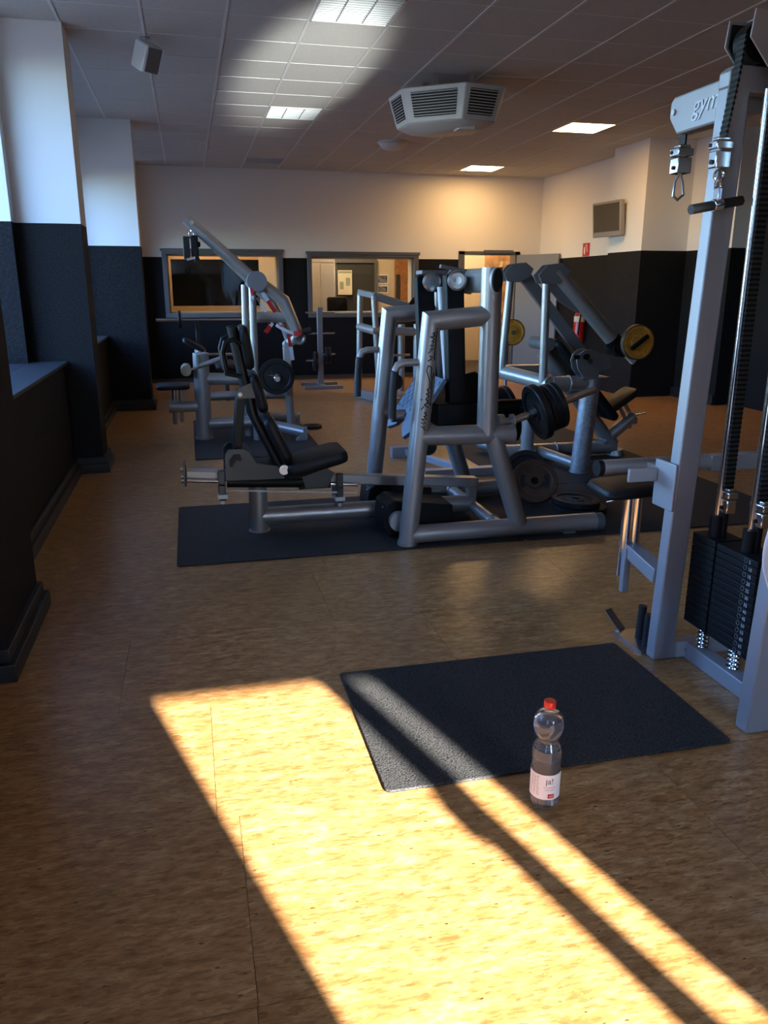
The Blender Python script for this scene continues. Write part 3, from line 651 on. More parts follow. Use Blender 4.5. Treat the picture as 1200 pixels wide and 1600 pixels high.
for y0 in (Y1+.13, Y2-.4):
    cv = build('cable_cover', MB().prism([(1.10,.03),(1.075,.10),(1.09,.215),(1.14,.25),(1.52,.20),(1.52,.03)], 'y', y0, y0+.26), M['black_metal'], lp, bevel=.008)
    build('bolt', MB().tube((1.088,y0+.05,.2),(1.082,y0+.05,.2),.008).tube((1.078,y0+.2,.09),(1.07,y0+.2,.09),.008), M['chrome'], cv)
# rail and seat carriage
def rz(x): return .400 - .0805*(x+.07)
rl = build('rail', MB().bar((-.075,YM,rz(-.075)),(1.80,YM,rz(1.80)),.085,.062), M['silver'], lp, bevel=.006)
build('rail_post', MB().box(1.735,1.795,YM-.03,YM+.03,.1,rz(1.77)), M['silver'], lp, bevel=.004)
ep = build('rail_end_plate', MB().box(-.088,-.074,YM-.075,YM+.075,.34,.475), M['dark_plate'], lp, bevel=.004)
build('bolt', MB().tube((-.105,YM-.05,.44),(-.088,YM-.05,.44),.012).tube((-.105,YM-.05,.37),(-.088,YM-.05,.37),.012).tube((-.105,YM+.05,.37),(-.088,YM+.05,.37),.012), M['chrome'], ep)
for yy in (YM-.062, YM+.062):
    build('guide_rod', MB().tube((-.07,yy,rz(-.07)-.025),(.98,yy,rz(.98)-.025),.012), M['chrome'], lp)
build('adjuster_bar', MB().bar((.12,YM-.09,rz(.12)-.075),(.97,YM-.09,rz(.97)-.07),.012,.01), M['white_rod'], lp)
for xx in (.135, .86):
    bk = build('end_stop', MB().box(xx-.02,xx+.02,YM-.105,YM+.105,rz(xx)-.14,rz(xx)-.03).box(xx-.02,xx+.02,YM-.105,YM-.07,rz(xx)-.05,rz(xx)+.05), M['dark_plate'], lp, bevel=.004)
    build('rubber_buffer', MB().box(xx-.03,xx+.03,YM-.108,YM-.02,rz(xx)-.125,rz(xx)-.10).tube((xx,YM-.07,rz(xx)-.165),(xx,YM-.07,rz(xx)-.125),.014), M['white_rod'], bk)
cg = build('carriage', MB().tube((.165,YM-.085,rz(.17)-.02),(.63,YM-.085,rz(.63)-.01),.036).tube((.165,YM+.085,rz(.17)-.02),(.63,YM+.085,rz(.63)-.01),.036).box(.60,.80,YM-.11,YM+.11,.29,.36).box(.3,.62,YM-.1,YM+.1,.40,.46), M['black_metal'], lp, bevel=.004)
for yy in (YM-.125, YM+.113):
    build('side_plate', MB().prism([(.155,.375),(.16,.535),(.185,.565),(.275,.565),(.305,.545),(.345,.475),(.52,.44),(.76,.43),(.82,.39),(.78,.30),(.64,.30),(.62,.365)], 'y', yy, yy+.012), M['dark_plate'], cg, bevel=.002)
build('slot', MB().prism([(.185,.46),(.2,.455),(.225,.5),(.25,.49),(.262,.5),(.25,.535),(.21,.535),(.185,.50)], 'y', YM-.128, YM-.124), M['ac_dark'], cg, smooth=False)
build('seat_pad', MB().pad((.52,YM,.415),(.905,YM,.50),.36,.085), M['vinyl'], lp)
build('seat_rail', MB().path([(.505,YM-.13,.425),(.52,YM-.13,.385),(.58,YM-.13,.375),(.72,YM-.13,.42),(.86,YM-.13,.455)], .013), M['black_metal'], lp)
build('lower_back_pad', MB().pad((.545,YM,.465),(.415,YM,.752),.34,.075), M['vinyl'], lp)
build('middle_back_pad', MB().pad((.407,YM,.775),(.347,YM,1.01),.33,.065), M['vinyl'], lp)
build('head_pad', MB().pad((.336,YM,1.03),(.302,YM,1.285),.31,.06), M['vinyl'], lp)
build('back_frame', MB().path([(.49,YM-.1,.435),(.345,YM-.1,.75),(.295,YM-.1,.99),(.245,YM-.1,1.275)], .028, n=10).path([(.49,YM+.1,.435),(.345,YM+.1,.75),(.295,YM+.1,.99),(.245,YM+.1,1.275)], .028, n=10), M['black_metal'], lp)
build('back_strut', MB().bar((.278,YM-.06,.9),(.238,YM-.06,.55),.05,.05).bar((.278,YM+.06,.9),(.238,YM+.06,.55),.05,.05), M['black_metal'], lp, bevel=.004)
hb = build('hinge_plate', MB().prism([(.245,.89),(.255,.925),(.28,.94),(.345,.965),(.375,.87),(.25,.865)], 'y', YM-.15, YM-.138), M['dark_plate'], lp, bevel=.002)
build('bolt', MB().tube((.265,YM-.158,.895),(.265,YM-.15,.895),.013), M['chrome'], hb)
build('hinge_bolt', MB().tube((.507,YM-.155,.43),(.507,YM+.155,.43),.03).tube((.507,YM-.165,.43),(.507,YM-.155,.43),.014), M['steel'], lp)
for yy in (YM-.17, YM+.17):
    build('side_handle', MB().path([(.285,yy,1.18),(.245,yy,1.215),(.195,yy,1.195),(.178,yy,1.14),(.195,yy,1.02),(.28,yy,1.0)], .014), M['black_metal'], lp)
# swinging foot plate assembly
sa = build('swing_arm', MB().add([(1.495,4.66,1.57),(1.605,4.66,1.57),(1.605,4.745,1.57),(1.495,4.745,1.57),(1.535,4.66,.73),(1.645,4.66,.73),(1.645,4.745,.73),(1.535,4.745,.73)], [(0,1,2,3),(7,6,5,4),(0,4,5,1),(1,5,6,2),(2,6,7,3),(3,7,4,0)]), M['black_metal'], lp, bevel=.008)
build('swing_arm', MB().add([(1.415,5.02,1.565),(1.53,5.02,1.565),(1.53,5.10,1.565),(1.415,5.10,1.565),(1.46,5.02,.73),(1.575,5.02,.73),(1.575,5.10,.73),(1.46,5.10,.73)], [(0,1,2,3),(7,6,5,4),(0,4,5,1),(1,5,6,2),(2,6,7,3),(3,7,4,0)]), M['black_metal'], lp, bevel=.008)
build('arm_housing', MB().box(1.44,1.80,4.62,5.12,.675,.81).prism([(1.62,.8),(1.62,.98),(1.70,1.0),(1.80,.88),(1.80,.8)], 'y', 4.66, 4.70), M['black_metal'], lp, bevel=.01)
for (xx, yy, zz) in ((1.552,4.655,1.535),(1.50,5.0,1.53)):
    pv = build('pivot', MB().tube((xx,yy-.03,zz),(xx,yy+.12,zz),.040).lathe([(.058,0),(.058,-.012),(.046,-.018),(.046,-.012)], (xx,yy-.02,zz), (0,1,0)), M['steel'], lp)
    build('bolt', MB().tube((xx,yy-.05,zz),(xx,yy-.03,zz),.02), M['chrome'], pv)
build('pivot_plate', MB().prism([(1.555,1.475),(1.69,1.455),(1.69,1.605),(1.57,1.60),(1.51,1.555)], 'y', 4.765, 4.78), M['grey_plate'], lp, bevel=.003)
build('pivot_plate', MB().prism([(1.46,1.48),(1.66,1.455),(1.66,1.605),(1.53,1.60)], 'y', 5.12, 5.135).box(1.44,1.60,4.99,5.13,1.575,1.60), M['grey_plate'], lp, bevel=.003)
build('top_strap', MB().bar((1.5,4.8,1.62),(1.70,4.8,1.585),.03,.02), M['grey_plate'], lp)
build('link_rod', MB().tube((1.535,4.9,1.50),(1.60,4.9,.8),.021), M['white_rod'], lp)
build('stub_column', MB().tube((1.57,4.86,.585),(1.57,4.86,.68),.056).tube((1.47,4.8,.61),(1.47,4.8,.66),.03), M['steel'], lp)
build('roller', MB().tube((1.42,4.72,.53),(1.42,4.78,.53),.055), M['black_metal'], lp)
# foot plate with V notch, leaning back
fp0 = Vector((1.245, YM, .60)); fpu = Vector((.24, 0, .36)).normalized(); fpn = Vector((-fpu.z, 0, fpu.x))
def fpp(y, v, h): return Vector((0,0,0)) + fp0 + Vector((0, y, 0)) + fpu*v + fpn*h
ol = [(-.27,.06),(-.20,.0),(-.07,.05),(.0,.15),(.07,.05),(.20,.0),(.27,.06),(.27,.43),(-.27,.43)]
mb = MB(); n = len(ol); mb.add([fpp(y,v,.012) for y,v in ol]+[fpp(y,v,-.012) for y,v in ol], [tuple(range(n)), tuple(range(2*n-1,n-1,-1))]+[(i,n+i,n+(i+1) % n,(i+1) % n) for i in range(n)])
ft = build('foot_plate', mb, M['tread'], lp, smooth=False)
mb = MB()
for a in range(12):
    for b_ in range(8):
        y, v = -.24+a*.0436, .17+b_*.032
        s = .009 if (a+b_) % 2 else -.009
        p = [fpp(y-.012, v-s, .012), fpp(y+.012, v+s, .012), fpp(y+.012, v+s+.006, .0155), fpp(y-.012, v-s+.006, .0155)]
        mb.add(p, [(0,1,2,3)])
tr = build('raised_tread', mb, M['tread'], ft, smooth=False); tr['kind'] = 'stuff'
build('plate_bracket', MB().bar((1.40,4.75,.78),(1.50,4.75,.76),.05,.05), M['steel'], lp)
build('plate_bracket', MB().bar((1.40,5.0,.78),(1.50,5.0,.76),.05,.05), M['steel'], lp)
build('plate_stop', MB().tube((1.23,4.93,.70),(1.33,4.93,.70),.04), M['steel'], lp)
build('horn_tube', MB().tube((1.78,4.9,.735),(2.14,4.9,.735),.052).bar((2.1,4.6,.72),(2.1,5.2,.70),.05,.06), M['black_metal'], lp)
hd1, hd2 = Vector((.50,0,.165)).normalized(), Vector((.50,0,.10)).normalized()
n0, f0 = Vector((1.93,4.58,.70)), Vector((1.86,5.16,.60))
build('weight_horn', MB().tube(n0, n0+hd1*.56, .023), M['chrome'], lp)
build('weight_horn', MB().tube(f0, f0+hd2*.50, .023), M['chrome'], lp)
build('counter_pivot', MB().tube((1.76,4.44,.72),(1.80,4.44,.72),.045).tube((1.80,4.44,.72),(1.85,4.44,.72),.022).tube((1.85,4.44,.72),(1.865,4.44,.72),.045), M['silver'], lp)
# signature scrawl along the near front post
def sig_pt(t, s):
    """t along post (0 low), s across"""
    base = Vector((1.197+.125*(t-.03)/1.285, Y1, t)); ang = s/.056
    return base + Vector((math.sin(ang)*.0575, -math.cos(ang)*.0575, 0))
mb = MB()
words = [[(.72,.015),(.745,-.012),(.735,.012),(.765,-.012),(.76,.012),(.785,-.01),(.785,.014),(.80,.0),(.805,.014),(.82,.002),(.825,.012)],
         [(.84,-.02),(.90,.022)], [(.85,.02),(.87,-.005),(.88,.018),(.90,.0),(.915,.018),(.93,.0),(.935,.016),(.955,.002),(.96,.016),(1.0,.012),(1.06,-.012),(1.09,-.008),(1.08,.014),(1.02,.018)],
         [(.90,-.03),(.87,.03)], [(.86,.034),(.95,.03),(1.0,.024),(1.05,.034)],
         [(1.115,-.012),(1.13,.006),(1.12,.012),(1.145,-.006),(1.135,.016)], [(1.16,-.014),(1.185,.012),(1.18,-.008),(1.205,.010),(1.2,-.008),(1.225,.012),(1.225,-.002),(1.24,.012),(1.25,-.012),(1.255,.014),(1.27,.002),(1.275,.014)],
         [(1.12,.026),(1.2,.024),(1.30,.022)]]
for wd in words:
    mb.path([sig_pt(t*.985, s_) for t, s_ in wd], .0034, n=5)
build('signature', mb, M['ink'], lp, smooth=False)

# ------------------------------------------------------------------ weight plates
def plate(o, d, R, th, m, name='weight_plate', label=None, cat='weight plate', group=None, hole=.028):
    o, d = Vector(o), Vector(d).normalized()
    prof = [(hole,-th*.5),(hole+.03,-th*.5),(hole+.032,-th*.32),(R*.72,-th*.32),(R*.78,-th*.5),(R*.97,-th*.5),(R,-th*.38),(R,th*.38),(R*.97,th*.5),(R*.78,th*.5),(R*.72,th*.32),(hole+.032,th*.32),(hole+.03,th*.5),(hole,th*.5),(hole,-th*.5)]
    t = build(name, MB().lathe(prof, o, d, n=48, cap=False), M[m], sharp=.5)
    if label: tag(t, label, cat, group)
    # hand slots
    _, a, b_ = MB().frame_of(d)
    for s in (1, -1):
        if R > .13:
            mb = MB(); pts = []
            for k in range(9):
                ang = (k/8-.5)*1.1 + (0 if s == 1 else PI)
                pts.append((ang, R*.52))
            o1 = [o + a*(math.cos(x)*R*.44)+b_*(math.sin(x)*R*.44) for x, _ in pts]; o2 = [o + a*(math.cos(x)*R*.64)+b_*(math.sin(x)*R*.64) for x, _ in reversed(pts)]
            ring_ = o1+o2; n = len(ring_)
            for side_ in (-1, 1):
                mb.add([p + d*(side_*th*.335) for p in ring_], [tuple(range(n))])
            build('hand_slot', mb, M['ac_dark'], t, smooth=False)
    return t
nl = ['frontmost black plate on the leg press horn nearest the camera, widest of four', 'second black plate on the leg press horn nearest the camera', 'third black plate on the leg press horn nearest the camera', 'outermost black plate beside the bare chrome tip of the leg press horn']
for k, (s, R, th) in enumerate(((.165,.178,.048),(.218,.150,.034),(.254,.150,.034),(.29,.150,.034))):
    plate(n0+hd1*s+Vector((0,0,-.004)), hd1, R, th, 'iron', label=nl[k], group='plates on the near leg press horn', hole=.0265)
fln = ['innermost black plate on the far leg press horn behind the silver post', 'middle black plate on the far leg press horn', 'outer black plate on the far leg press horn, beside its short chrome tip']
for k, (s, R, th) in enumerate(((.18,.205,.045),(.226,.20,.04),(.268,.20,.04))):
    plate(f0+hd2*s+Vector((0,0,-.004)), hd2, R, th, 'iron', label=fln[k], group='plates on the far leg press horn', hole=.0265)
plate((2.335,5.12,.160), (-.25,-.78,.57), .165, .035, 'brown_iron', label='brown weight plate leaning on the mat behind the leg press foot bar')
plate((2.36,5.34,.176), (-.30,-.90,.33), .165, .04, 'iron', label='black weight plate standing behind the leaning brown plate')
plate((2.53,4.80,.042), (.05,0,1), .185, .042, 'iron', label='black weight plate lying flat on the mat, under another')
plate((2.50,4.80,.091), (.06,-.02,1), .165, .034, 'iron', label='black weight plate on top of the flat one by the leg press foot bar')

# ------------------------------------------------------------------ cable tower
ct = thing('cable_tower', 'tall blue-grey cable tower with black weight stacks beside the small mat', 'exercise machine', (1.85, 2.4, 0))
def up_post(Y, h=2.165):
    x0, x1 = 1.795, 1.862; wX, wY = .09, .062
    mb = MB(); mb.add([(x0,Y,0),(x0+wX,Y,0),(x0+wX,Y+wY,0),(x0,Y+wY,0),(x1,Y,h),(x1+wX,Y,h),(x1+wX,Y+wY,h),(x1,Y+wY,h)], [(0,3,2,1),(4,5,6,7),(0,1,5,4),(1,2,6,5),(2,3,7,6),(3,0,4,7)])
    return build('upright', mb, M['rack'], ct, bevel=.006)
up_post(2.67); up_post(2.085)
build('top_beam', MB().prism([(1.862,2.165),(1.862,2.215),(1.885,2.235),(2.75,2.235),(2.75,2.15),(1.95,2.15)], 'y', 2.67, 2.732), M['rack'], ct, bevel=.005)
build('top_beam', MB().prism([(1.862,2.165),(1.862,2.215),(1.885,2.235),(2.75,2.235),(2.75,2.15),(1.95,2.15)], 'y', 2.085, 2.147), M['rack'], ct, bevel=.005)
build('rear_upright', MB().box(2.66,2.75,2.67,2.732,0,2.15).box(2.66,2.75,2.085,2.147,0,2.15), M['rack'], ct, bevel=.005)
build('base_rail', MB().box(1.935,2.0,2.147,2.67,.0,.07).box(1.88,2.66,2.675,2.727,0,.07).box(1.88,2.66,2.09,2.142,0,.07), M['rack'], ct, bevel=.004)
jp = build('joint_plate', MB().box(1.895,1.97,2.662,2.675,.005,.075), M['rack'], ct, bevel=.003)
build('bolt', MB().tube((1.935,2.652,.04),(1.935,2.662,.04),.008), M['chrome'], jp)
# pulley housing on top
hs = [(1.885,2.385),(2.25,2.385),(2.25,2.215),(1.955,2.215),(1.875,2.30)]
build('pulley_housing', MB().prism(hs,'y',2.60,2.606).prism(hs,'y',2.735,2.741).box(2.1,2.106,2.606,2.735,2.215,2.385).box(1.95,2.25,2.606,2.735,2.379,2.385), M['rack'], ct, bevel=.002)
build('housing_liner', MB().prism([(1.89,2.37),(2.09,2.37),(2.09,2.22),(1.958,2.22),(1.885,2.30)],'y',2.728,2.734).prism([(1.89,2.37),(2.09,2.37),(2.09,2.22),(1.958,2.22),(1.885,2.30)],'y',2.6065,2.610), M['black_metal'], ct, smooth=False)
build('pulley', MB().tube((1.945,2.64,2.30),(1.945,2.70,2.30),.065), M['black_metal'], ct)
build('pulley_bolt', MB().tube((1.965,2.588,2.296),(1.965,2.60,2.296),.02), M['black_metal'], ct)
# branded arm going back
arm = build('pulley_arm', MB().prism([(2.735,2.098),(2.735,2.245),(3.20,2.245),(3.225,2.225),(3.225,2.165),(3.165,2.098)], 'x', 1.985, 2.055), M['rack'], ct, bevel=.008)
build('raised_lettering', text_mb('gym80', .10, (1.983, 3.06, 2.15), (0,-1,0), (0,0,1), .004, shear=.25), M['emboss'], arm, smooth=False)
build('bolt', MB().tube((1.976,3.19,2.185),(1.985,3.19,2.185),.012), M['steel'], arm)
# straps
def strap(name, pts, wd, th, hint, m='strap', ribs=True):
    mb = MB(); P = [Vector(p) for p in pts]
    for a, b_ in zip(P[:-1], P[1:]): mb.bar(a, b_, wd, th, hint)
    o = build(name, mb, M[m], ct)
    if ribs:
        mb = MB()
        for a, b_ in zip(P[:-1], P[1:]):
            L = (b_-a).length; d = (b_-a).normalized(); k = int(L/.018)
            for q in range(k):
                c = a + d*(q+.5)*.018; mb.bar(c-d*.0045, c+d*.0045, wd*1.02, th+.004, hint)
        r = build('strap_rib', mb, M['black_metal'], o, smooth=False); r['kind'] = 'stuff'
    return o
def buckle(x, y, z, parent, sx=.022, sy=.03, sz=.045):
    o = build('buckle', MB().box(x-sx,x+sx,y-sy,y+sy,z-sz,z+sz*.1).box(x-sx*1.1,x+sx*1.1,y-sy*1.1,y+sy*1.1,z+sz*.2,z+sz*.75).box(x-sx*.8,x+sx*.8,y-sy*.8,y+sy*.8,z+sz*.75,z+sz), M['chrome'], parent, bevel=.004)
    build('bolt', MB().tube((x-sx-.006,y,z-sz*.6),(x-sx,y,z-sz*.6),.008).tube((x-sx-.006,y+sy*.6,z+sz*.5),(x-sx,y+sy*.6,z+sz*.5),.007), M['black_metal'], o)
    return o
strap('pull_strap', [(1.868,2.63,2.31),(1.858,2.63,2.18),(1.828,2.628,1.975)], .036, .006, (1,0,.03))
buckle(1.825,2.625,1.945, ct, sx=.03, sy=.022, sz=.05)
build('snap_chain', MB().ring((1.825,2.62,1.872),(0,1,0),.018,.0045).ring((1.825,2.62,1.842),(1,0,0),.016,.0045), M['chrome'], ct)
strap('pull_strap', [(2.02,3.165,2.12),(2.02,3.165,2.045)], .042, .008, (1,0,0), ribs=False, m='vinyl')
buckle(2.02,3.165,2.005, ct, sx=.032, sy=.03, sz=.055)
build('carabiner', MB().path([(2.02,3.165,1.955),(2.0,3.165,1.92),(1.998,3.165,1.865),(2.02,3.165,1.85),(2.045,3.165,1.87),(2.035,3.165,1.92),(2.02,3.165,1.955)], .005), M['steel'], ct)
# pull handle, hanging from the chain
ph = thing('pull_handle', 'short black straight pull handle hanging from the tower strap', 'handle', (1.82, 2.61, 1.78))
build('grip_sleeve', MB().tube((1.715,2.60,1.757),(1.808,2.61,1.773),.0165).tube((1.838,2.613,1.778),(1.925,2.62,1.793),.0165), M['grip'], ph)
build('hanger', MB().tube((1.805,2.61,1.772),(1.841,2.613,1.779),.0205).bar((1.822,2.612,1.79),(1.825,2.615,1.83),.014,.03), M['chrome'], ph, bevel=.002)
build('end_cap', MB().tube((1.925,2.62,1.793),(1.929,2.62,1.794),.0165), M['chrome'], ph)
# two weight stacks on guide rods
def stack(y0, y1, top, num, yc):
    n = 14; z0 = .165; h = (top-z0)/n; pr_ = None
    for k in range(n):
        a, b_ = 1.93, 2.06
        mb = MB().box(a, b_, y0, y1, z0+k*h+.0007, z0+(k+1)*h-.0007)
        if pr_ is None: pr_ = build('stack_plate', mb, M['black_metal'], ct, bevel=.003); l0 = pr_.location.copy()
        else:
            c = pr_.copy(); C.objects.link(c); c.parent = ct; c.location = l0 + Vector((0,0,k*h))
    build('guide_rod', MB().tube((1.975,yc,.07),(1.975,yc,2.15),.0115), M['chrome'], ct)
    build('rod_collar', MB().tube((1.975,yc,top),(1.975,yc,top+.085),.026), M['black_metal'], ct)
    mb = MB()
    for q in range(5): mb.ring((1.975,yc,.078+q*.018),(0,0,1),.021,.006)
    build('spring', mb, M['chrome'], ct)
    if num:
        mb, mb2 = MB(), MB()
        for k in range(n):
            z = z0+(k+.5)*h
            mb.ring((1.9285,y0+.062,z),(1,0,0),.0085,.0012,n=12,k=4)
            t = text_mb(str((n-k)*5), .02, (1.9285,y0+.045,z-.007), (0,-1,0), (0,0,1), .0008); mb2.add(t.v, t.f)
        build('pin_holes', mb, M['grey_plate'], ct, smooth=False); build('stack_numbers', mb2, M['tag_white'], ct, smooth=False)
    s_ = strap('stack_strap', [(2.0,yc-.012,2.2),(2.0,yc-.012,top+.19)], .04, .008, (0,1,0), ribs=True)
    buckle(1.998,yc-.012,top+.15, ct, sx=.02, sy=.036, sz=.05)
    build('stack_pin', MB().tube((1.995,yc-.012,top),(1.995,yc-.012,top+.11),.018), M['black_metal'], ct)
stack(2.545, 2.69, .55, False, 2.612); stack(2.30, 2.535, .55, True, 2.415)
# seat and knee supports on the far side
build('support_arm', MB().tube((1.645,2.95,.77),(2.15,2.95,.77),.033).box(2.15,2.66,2.92,2.98,.735,.80).box(1.84,1.88,2.73,2.95,.74,.79), M['silver'], ct)
build('arm_end_cap', MB().tube((1.622,2.95,.77),(1.645,2.95,.77),.034), M['black_metal'], ct)
build('side_bracket', MB().box(1.672,1.80,2.775,2.79,.745,.80).box(1.80,1.812,2.66,2.80,.645,.835), M['rack'], ct, bevel=.004)
build('tower_seat', MB().pad((1.665,3.02,.655),(1.96,3.06,.655),.28,.05,hint=(.1,1,0)), M['vinyl'], ct)
build('seat_post', MB().tube((1.795,2.97,.40),(1.795,2.97,.63),.022).tube((1.84,2.97,.40),(1.84,2.97,.63),.022).tube((1.80,3.0,.26),(1.80,3.0,.4),.013), M['chrome'], ct)
build('seat_bracket', MB().prism([(2.732,.385),(2.732,.32),(3.02,.37),(3.02,.43)], 'x', 1.795, 1.86), M['rack'], ct, bevel=.004)
build('seat_lever', MB().tube((1.80,3.0,.62),(1.72,3.02,.60),.006), M['chrome'], ct)
build('lower_post', MB().box(1.785,1.815,2.94,2.97,.20,.40), M['rack'], ct, bevel=.003)
fbk = build('foot_bracket', MB().box(1.775,1.88,2.735,2.96,.0005,.012).bar((1.81,2.955,.012),(1.775,3.03,.085),.045,.006), M['steel'], ct)
build('bracket_peg', MB().tube((1.84,2.86,.012),(1.845,2.86,.165),.018), M['grip'], fbk)
build('bracket_peg', MB().tube((1.83,2.79,.012),(1.835,2.79,.155),.018), M['grip'], fbk)
# towel on the near upright
tw = MB(); nx, nz = 14, 18; vs = []
for i in range(nx):
    for k in range(nz):
        u, v = i/(nx-1), k/(nz-1)
        z = .88 - .43*v*(1-.30*(1-u)**4) - .02*math.sin(6*u)
        x = 1.716 + .075*(1-u)*abs(2*v-1.15)**2 + .36*u + .012*v*math.sin(5*v)
        y = 2.058 - .014*math.sin(u*14+v*2) - .01*v
        vs.append((x, y, z))
fs = [(i*nz+k, (i+1)*nz+k, (i+1)*nz+k+1, i*nz+k+1) for i in range(nx-1) for k in range(nz-1)]
to = tag(build('towel', tw.add(vs, fs), M['towel'], sharp=3), 'white towel hanging on the nearer tower upright at the photo edge', 'towel')
sm = to.modifiers.new('thick', 'SOLIDIFY'); sm.thickness = .008; sm2 = to.modifiers.new('soft', 'SUBSURF'); sm2.levels = 1; sm2.render_levels = 1

# ------------------------------------------------------------------ pulldown machine by the pillars
pm = thing('pulldown_machine', 'silver pulldown machine with long raised lever and red-white tape', 'exercise machine', (.5, 8.3, .01))
Yb = 8.2
build('main_post', MB().tube((.085,Yb,.012),(.095,Yb,.87),.078,n=24).tube((.085,Yb,.011),(.085,Yb,.03),.088,n=24), M['silver'], pm)
build('upper_beam', MB().tube((.10,Yb,.615),(.66,Yb,.60),.06,n=24), M['silver'], pm)
build('lower_beam', MB().tube((.10,Yb,.165),(.72,Yb,.165),.062,n=24), M['silver'], pm)
build('splayed_leg', MB().path([(.6,Yb,.165),(1.075,7.9,.085)],.055,n=20), M['silver'], pm)
build('splayed_leg', MB().path([(.55,8.6,.165),(1.10,8.75,.10)],.055,n=20), M['silver'], pm)
build('leg_foot', MB().prism([(.98,.012),(1.09,.012),(1.09,.14)],'y',7.85,7.95), M['silver'], pm)
build('leg_foot', MB().prism([(1.0,.012),(1.13,.012),(1.13,.15)],'y',8.7,8.8), M['silver'], pm)
build('far_beam', MB().tube((.1,8.9,.35),(1.0,8.9,.35),.05).tube((.1,8.9,.012),(.1,8.9,.85),.06).tube((.09,Yb,.8),(.1,8.9,.8),.05), M['silver'], pm)
build('mast', MB().tube((.60,8.0,.012),(.615,8.0,1.52),.035), M['silver'], pm)
build('mast', MB().tube((.53,8.25,.012),(.56,8.25,1.52),.035), M['silver'], pm)
build('hub', MB().tube((.66,7.95,1.55),(.66,8.30,1.55),.095,n=28), M['grey_plate'], pm)
lv = build('lever', MB().tube((.035,8.1,2.115),(.635,8.1,1.575),.052,n=24).tube((.60,8.1,1.60),(.72,8.1,1.51),.06), M['silver'], pm)
build('lever_gusset', MB().prism([(.27,1.83),(.60,1.50),(.62,1.56),(.32,1.86)],'y',8.085,8.115), M['silver'], lv)
build('lever_bolt', MB().tube((.085,8.035,2.075),(.085,8.05,2.075),.02), M['chrome'], lv)
build('lever_arm', MB().path([(.70,8.05,1.535),(.925,8.05,1.37),(1.055,8.05,1.03)],.055,n=20), M['silver'], pm)
build('lever_arm', MB().path([(.66,8.45,1.50),(.86,8.45,1.33),(.93,8.45,1.2),(1.0,8.45,.98)],.04,n=16), M['silver'], pm)
build('cross_bar', MB().tube((.64,Yb,1.205),(.965,Yb,1.205),.05).tube((.965,Yb,1.205),(.975,Yb,1.205),.06), M['silver'], pm)
build('rear_post', MB().tube((.985,8.3,.012),(.96,8.3,.95),.042).tube((.96,8.3,.93),(1.06,8.05,1.02),.045), M['silver'], pm)
build('handle', MB().tube((1.05,8.05,1.055),(1.18,8.05,1.085),.032), M['grip'], pm)
build('clamp', MB().ring((1.06,8.05,1.01),(0,1,0),.05,.018).prism([(.90,.78),(.965,.74),(.975,.93),(.915,.99)],'y',8.03,8.05), M['silver'], pm)
build('seat_arm', MB().tube((-.245,Yb,.345),(.06,Yb,.345),.058,n=24), M['silver'], pm)
build('seat_rods', MB().tube((-.195,Yb,.17),(-.185,Yb,.53),.022).tube((-.125,Yb,.19),(-.12,Yb,.53),.018), M['steel'], pm)
build('seat_pad', MB().pad((-.35,Yb,.55),(-.03,Yb,.55),.34,.045,rnd=.015), M['vinyl'], pm)
build('knee_roller', MB().tube((-.055,8.0,.715),(-.055,8.3,.715),.05), M['tan'], pm)
build('roller_arm', MB().bar((-.03,8.15,.71),(.12,8.15,.75),.03,.02).tube((.05,8.1,.745),(.34,8.1,.835),.024).tube((.06,8.1,.74),(.06,8.1,.86),.025), M['silver'], pm)
build('chest_pad', MB().pad((-.07,8.5,.99),(.14,8.5,.87),.3,.05), M['vinyl'], pm)
build('plate_peg', MB().tube((.82,7.94,.62),(.82,8.3,.62),.024).tube((.82,8.25,.62),(.97,8.25,.62),.03), M['steel'], pm)
bp1 = plate((.82,8.03,.635),(0,1,0),.178,.04,'iron',label='black plate with sprung chrome collar on the taped pulldown machine')
plate((1.25,8.62,.018),(0,0,1),.11,.034,'iron',label='small black weight plate lying flat on the floor past the pulldown legs')
sc_ = thing('spring_collar','chrome wire spring collar clamping the black plate on the pulldown machine','collar',(.82,7.97,.62))
build('coil', MB().ring((.82,7.985,.62),(0,1,0),.03,.005).ring((.82,7.975,.62),(0,1,0),.03,.005), M['chrome'], sc_)
build('prong', MB().tube((.80,7.98,.645),(.72,7.97,.66),.005).tube((.79,7.98,.64),(.75,7.97,.72),.005), M['chrome'], sc_)
# attachment hanging from the lever tip
hg = thing('strap_attachment','black handle attachment hanging from the tip of the long lever','handle',(.045,8.1,1.9))
build('swivel', MB().tube((.085,8.1,2.0),(.085,8.1,2.05),.016).ring((.08,8.1,1.98),(0,1,0),.022,.007), M['steel'], hg)
build('handle_block', MB().box(.07,.135,8.05,8.15,1.76,1.965).box(.13,.155,8.07,8.13,1.86,1.91).box(.09,.14,8.06,8.14,1.725,1.77), M['vinyl'], hg, bevel=.012)
build('handle_flap', MB().box(-.005,.055,8.04,8.16,1.755,1.955).box(.0,.09,8.06,8.14,1.94,1.955), M['grip'], hg, bevel=.01)
build('buckle_clip', MB().bar((.02,8.04,1.745),(.1,8.04,1.765),.02,.02), M['steel'], hg)
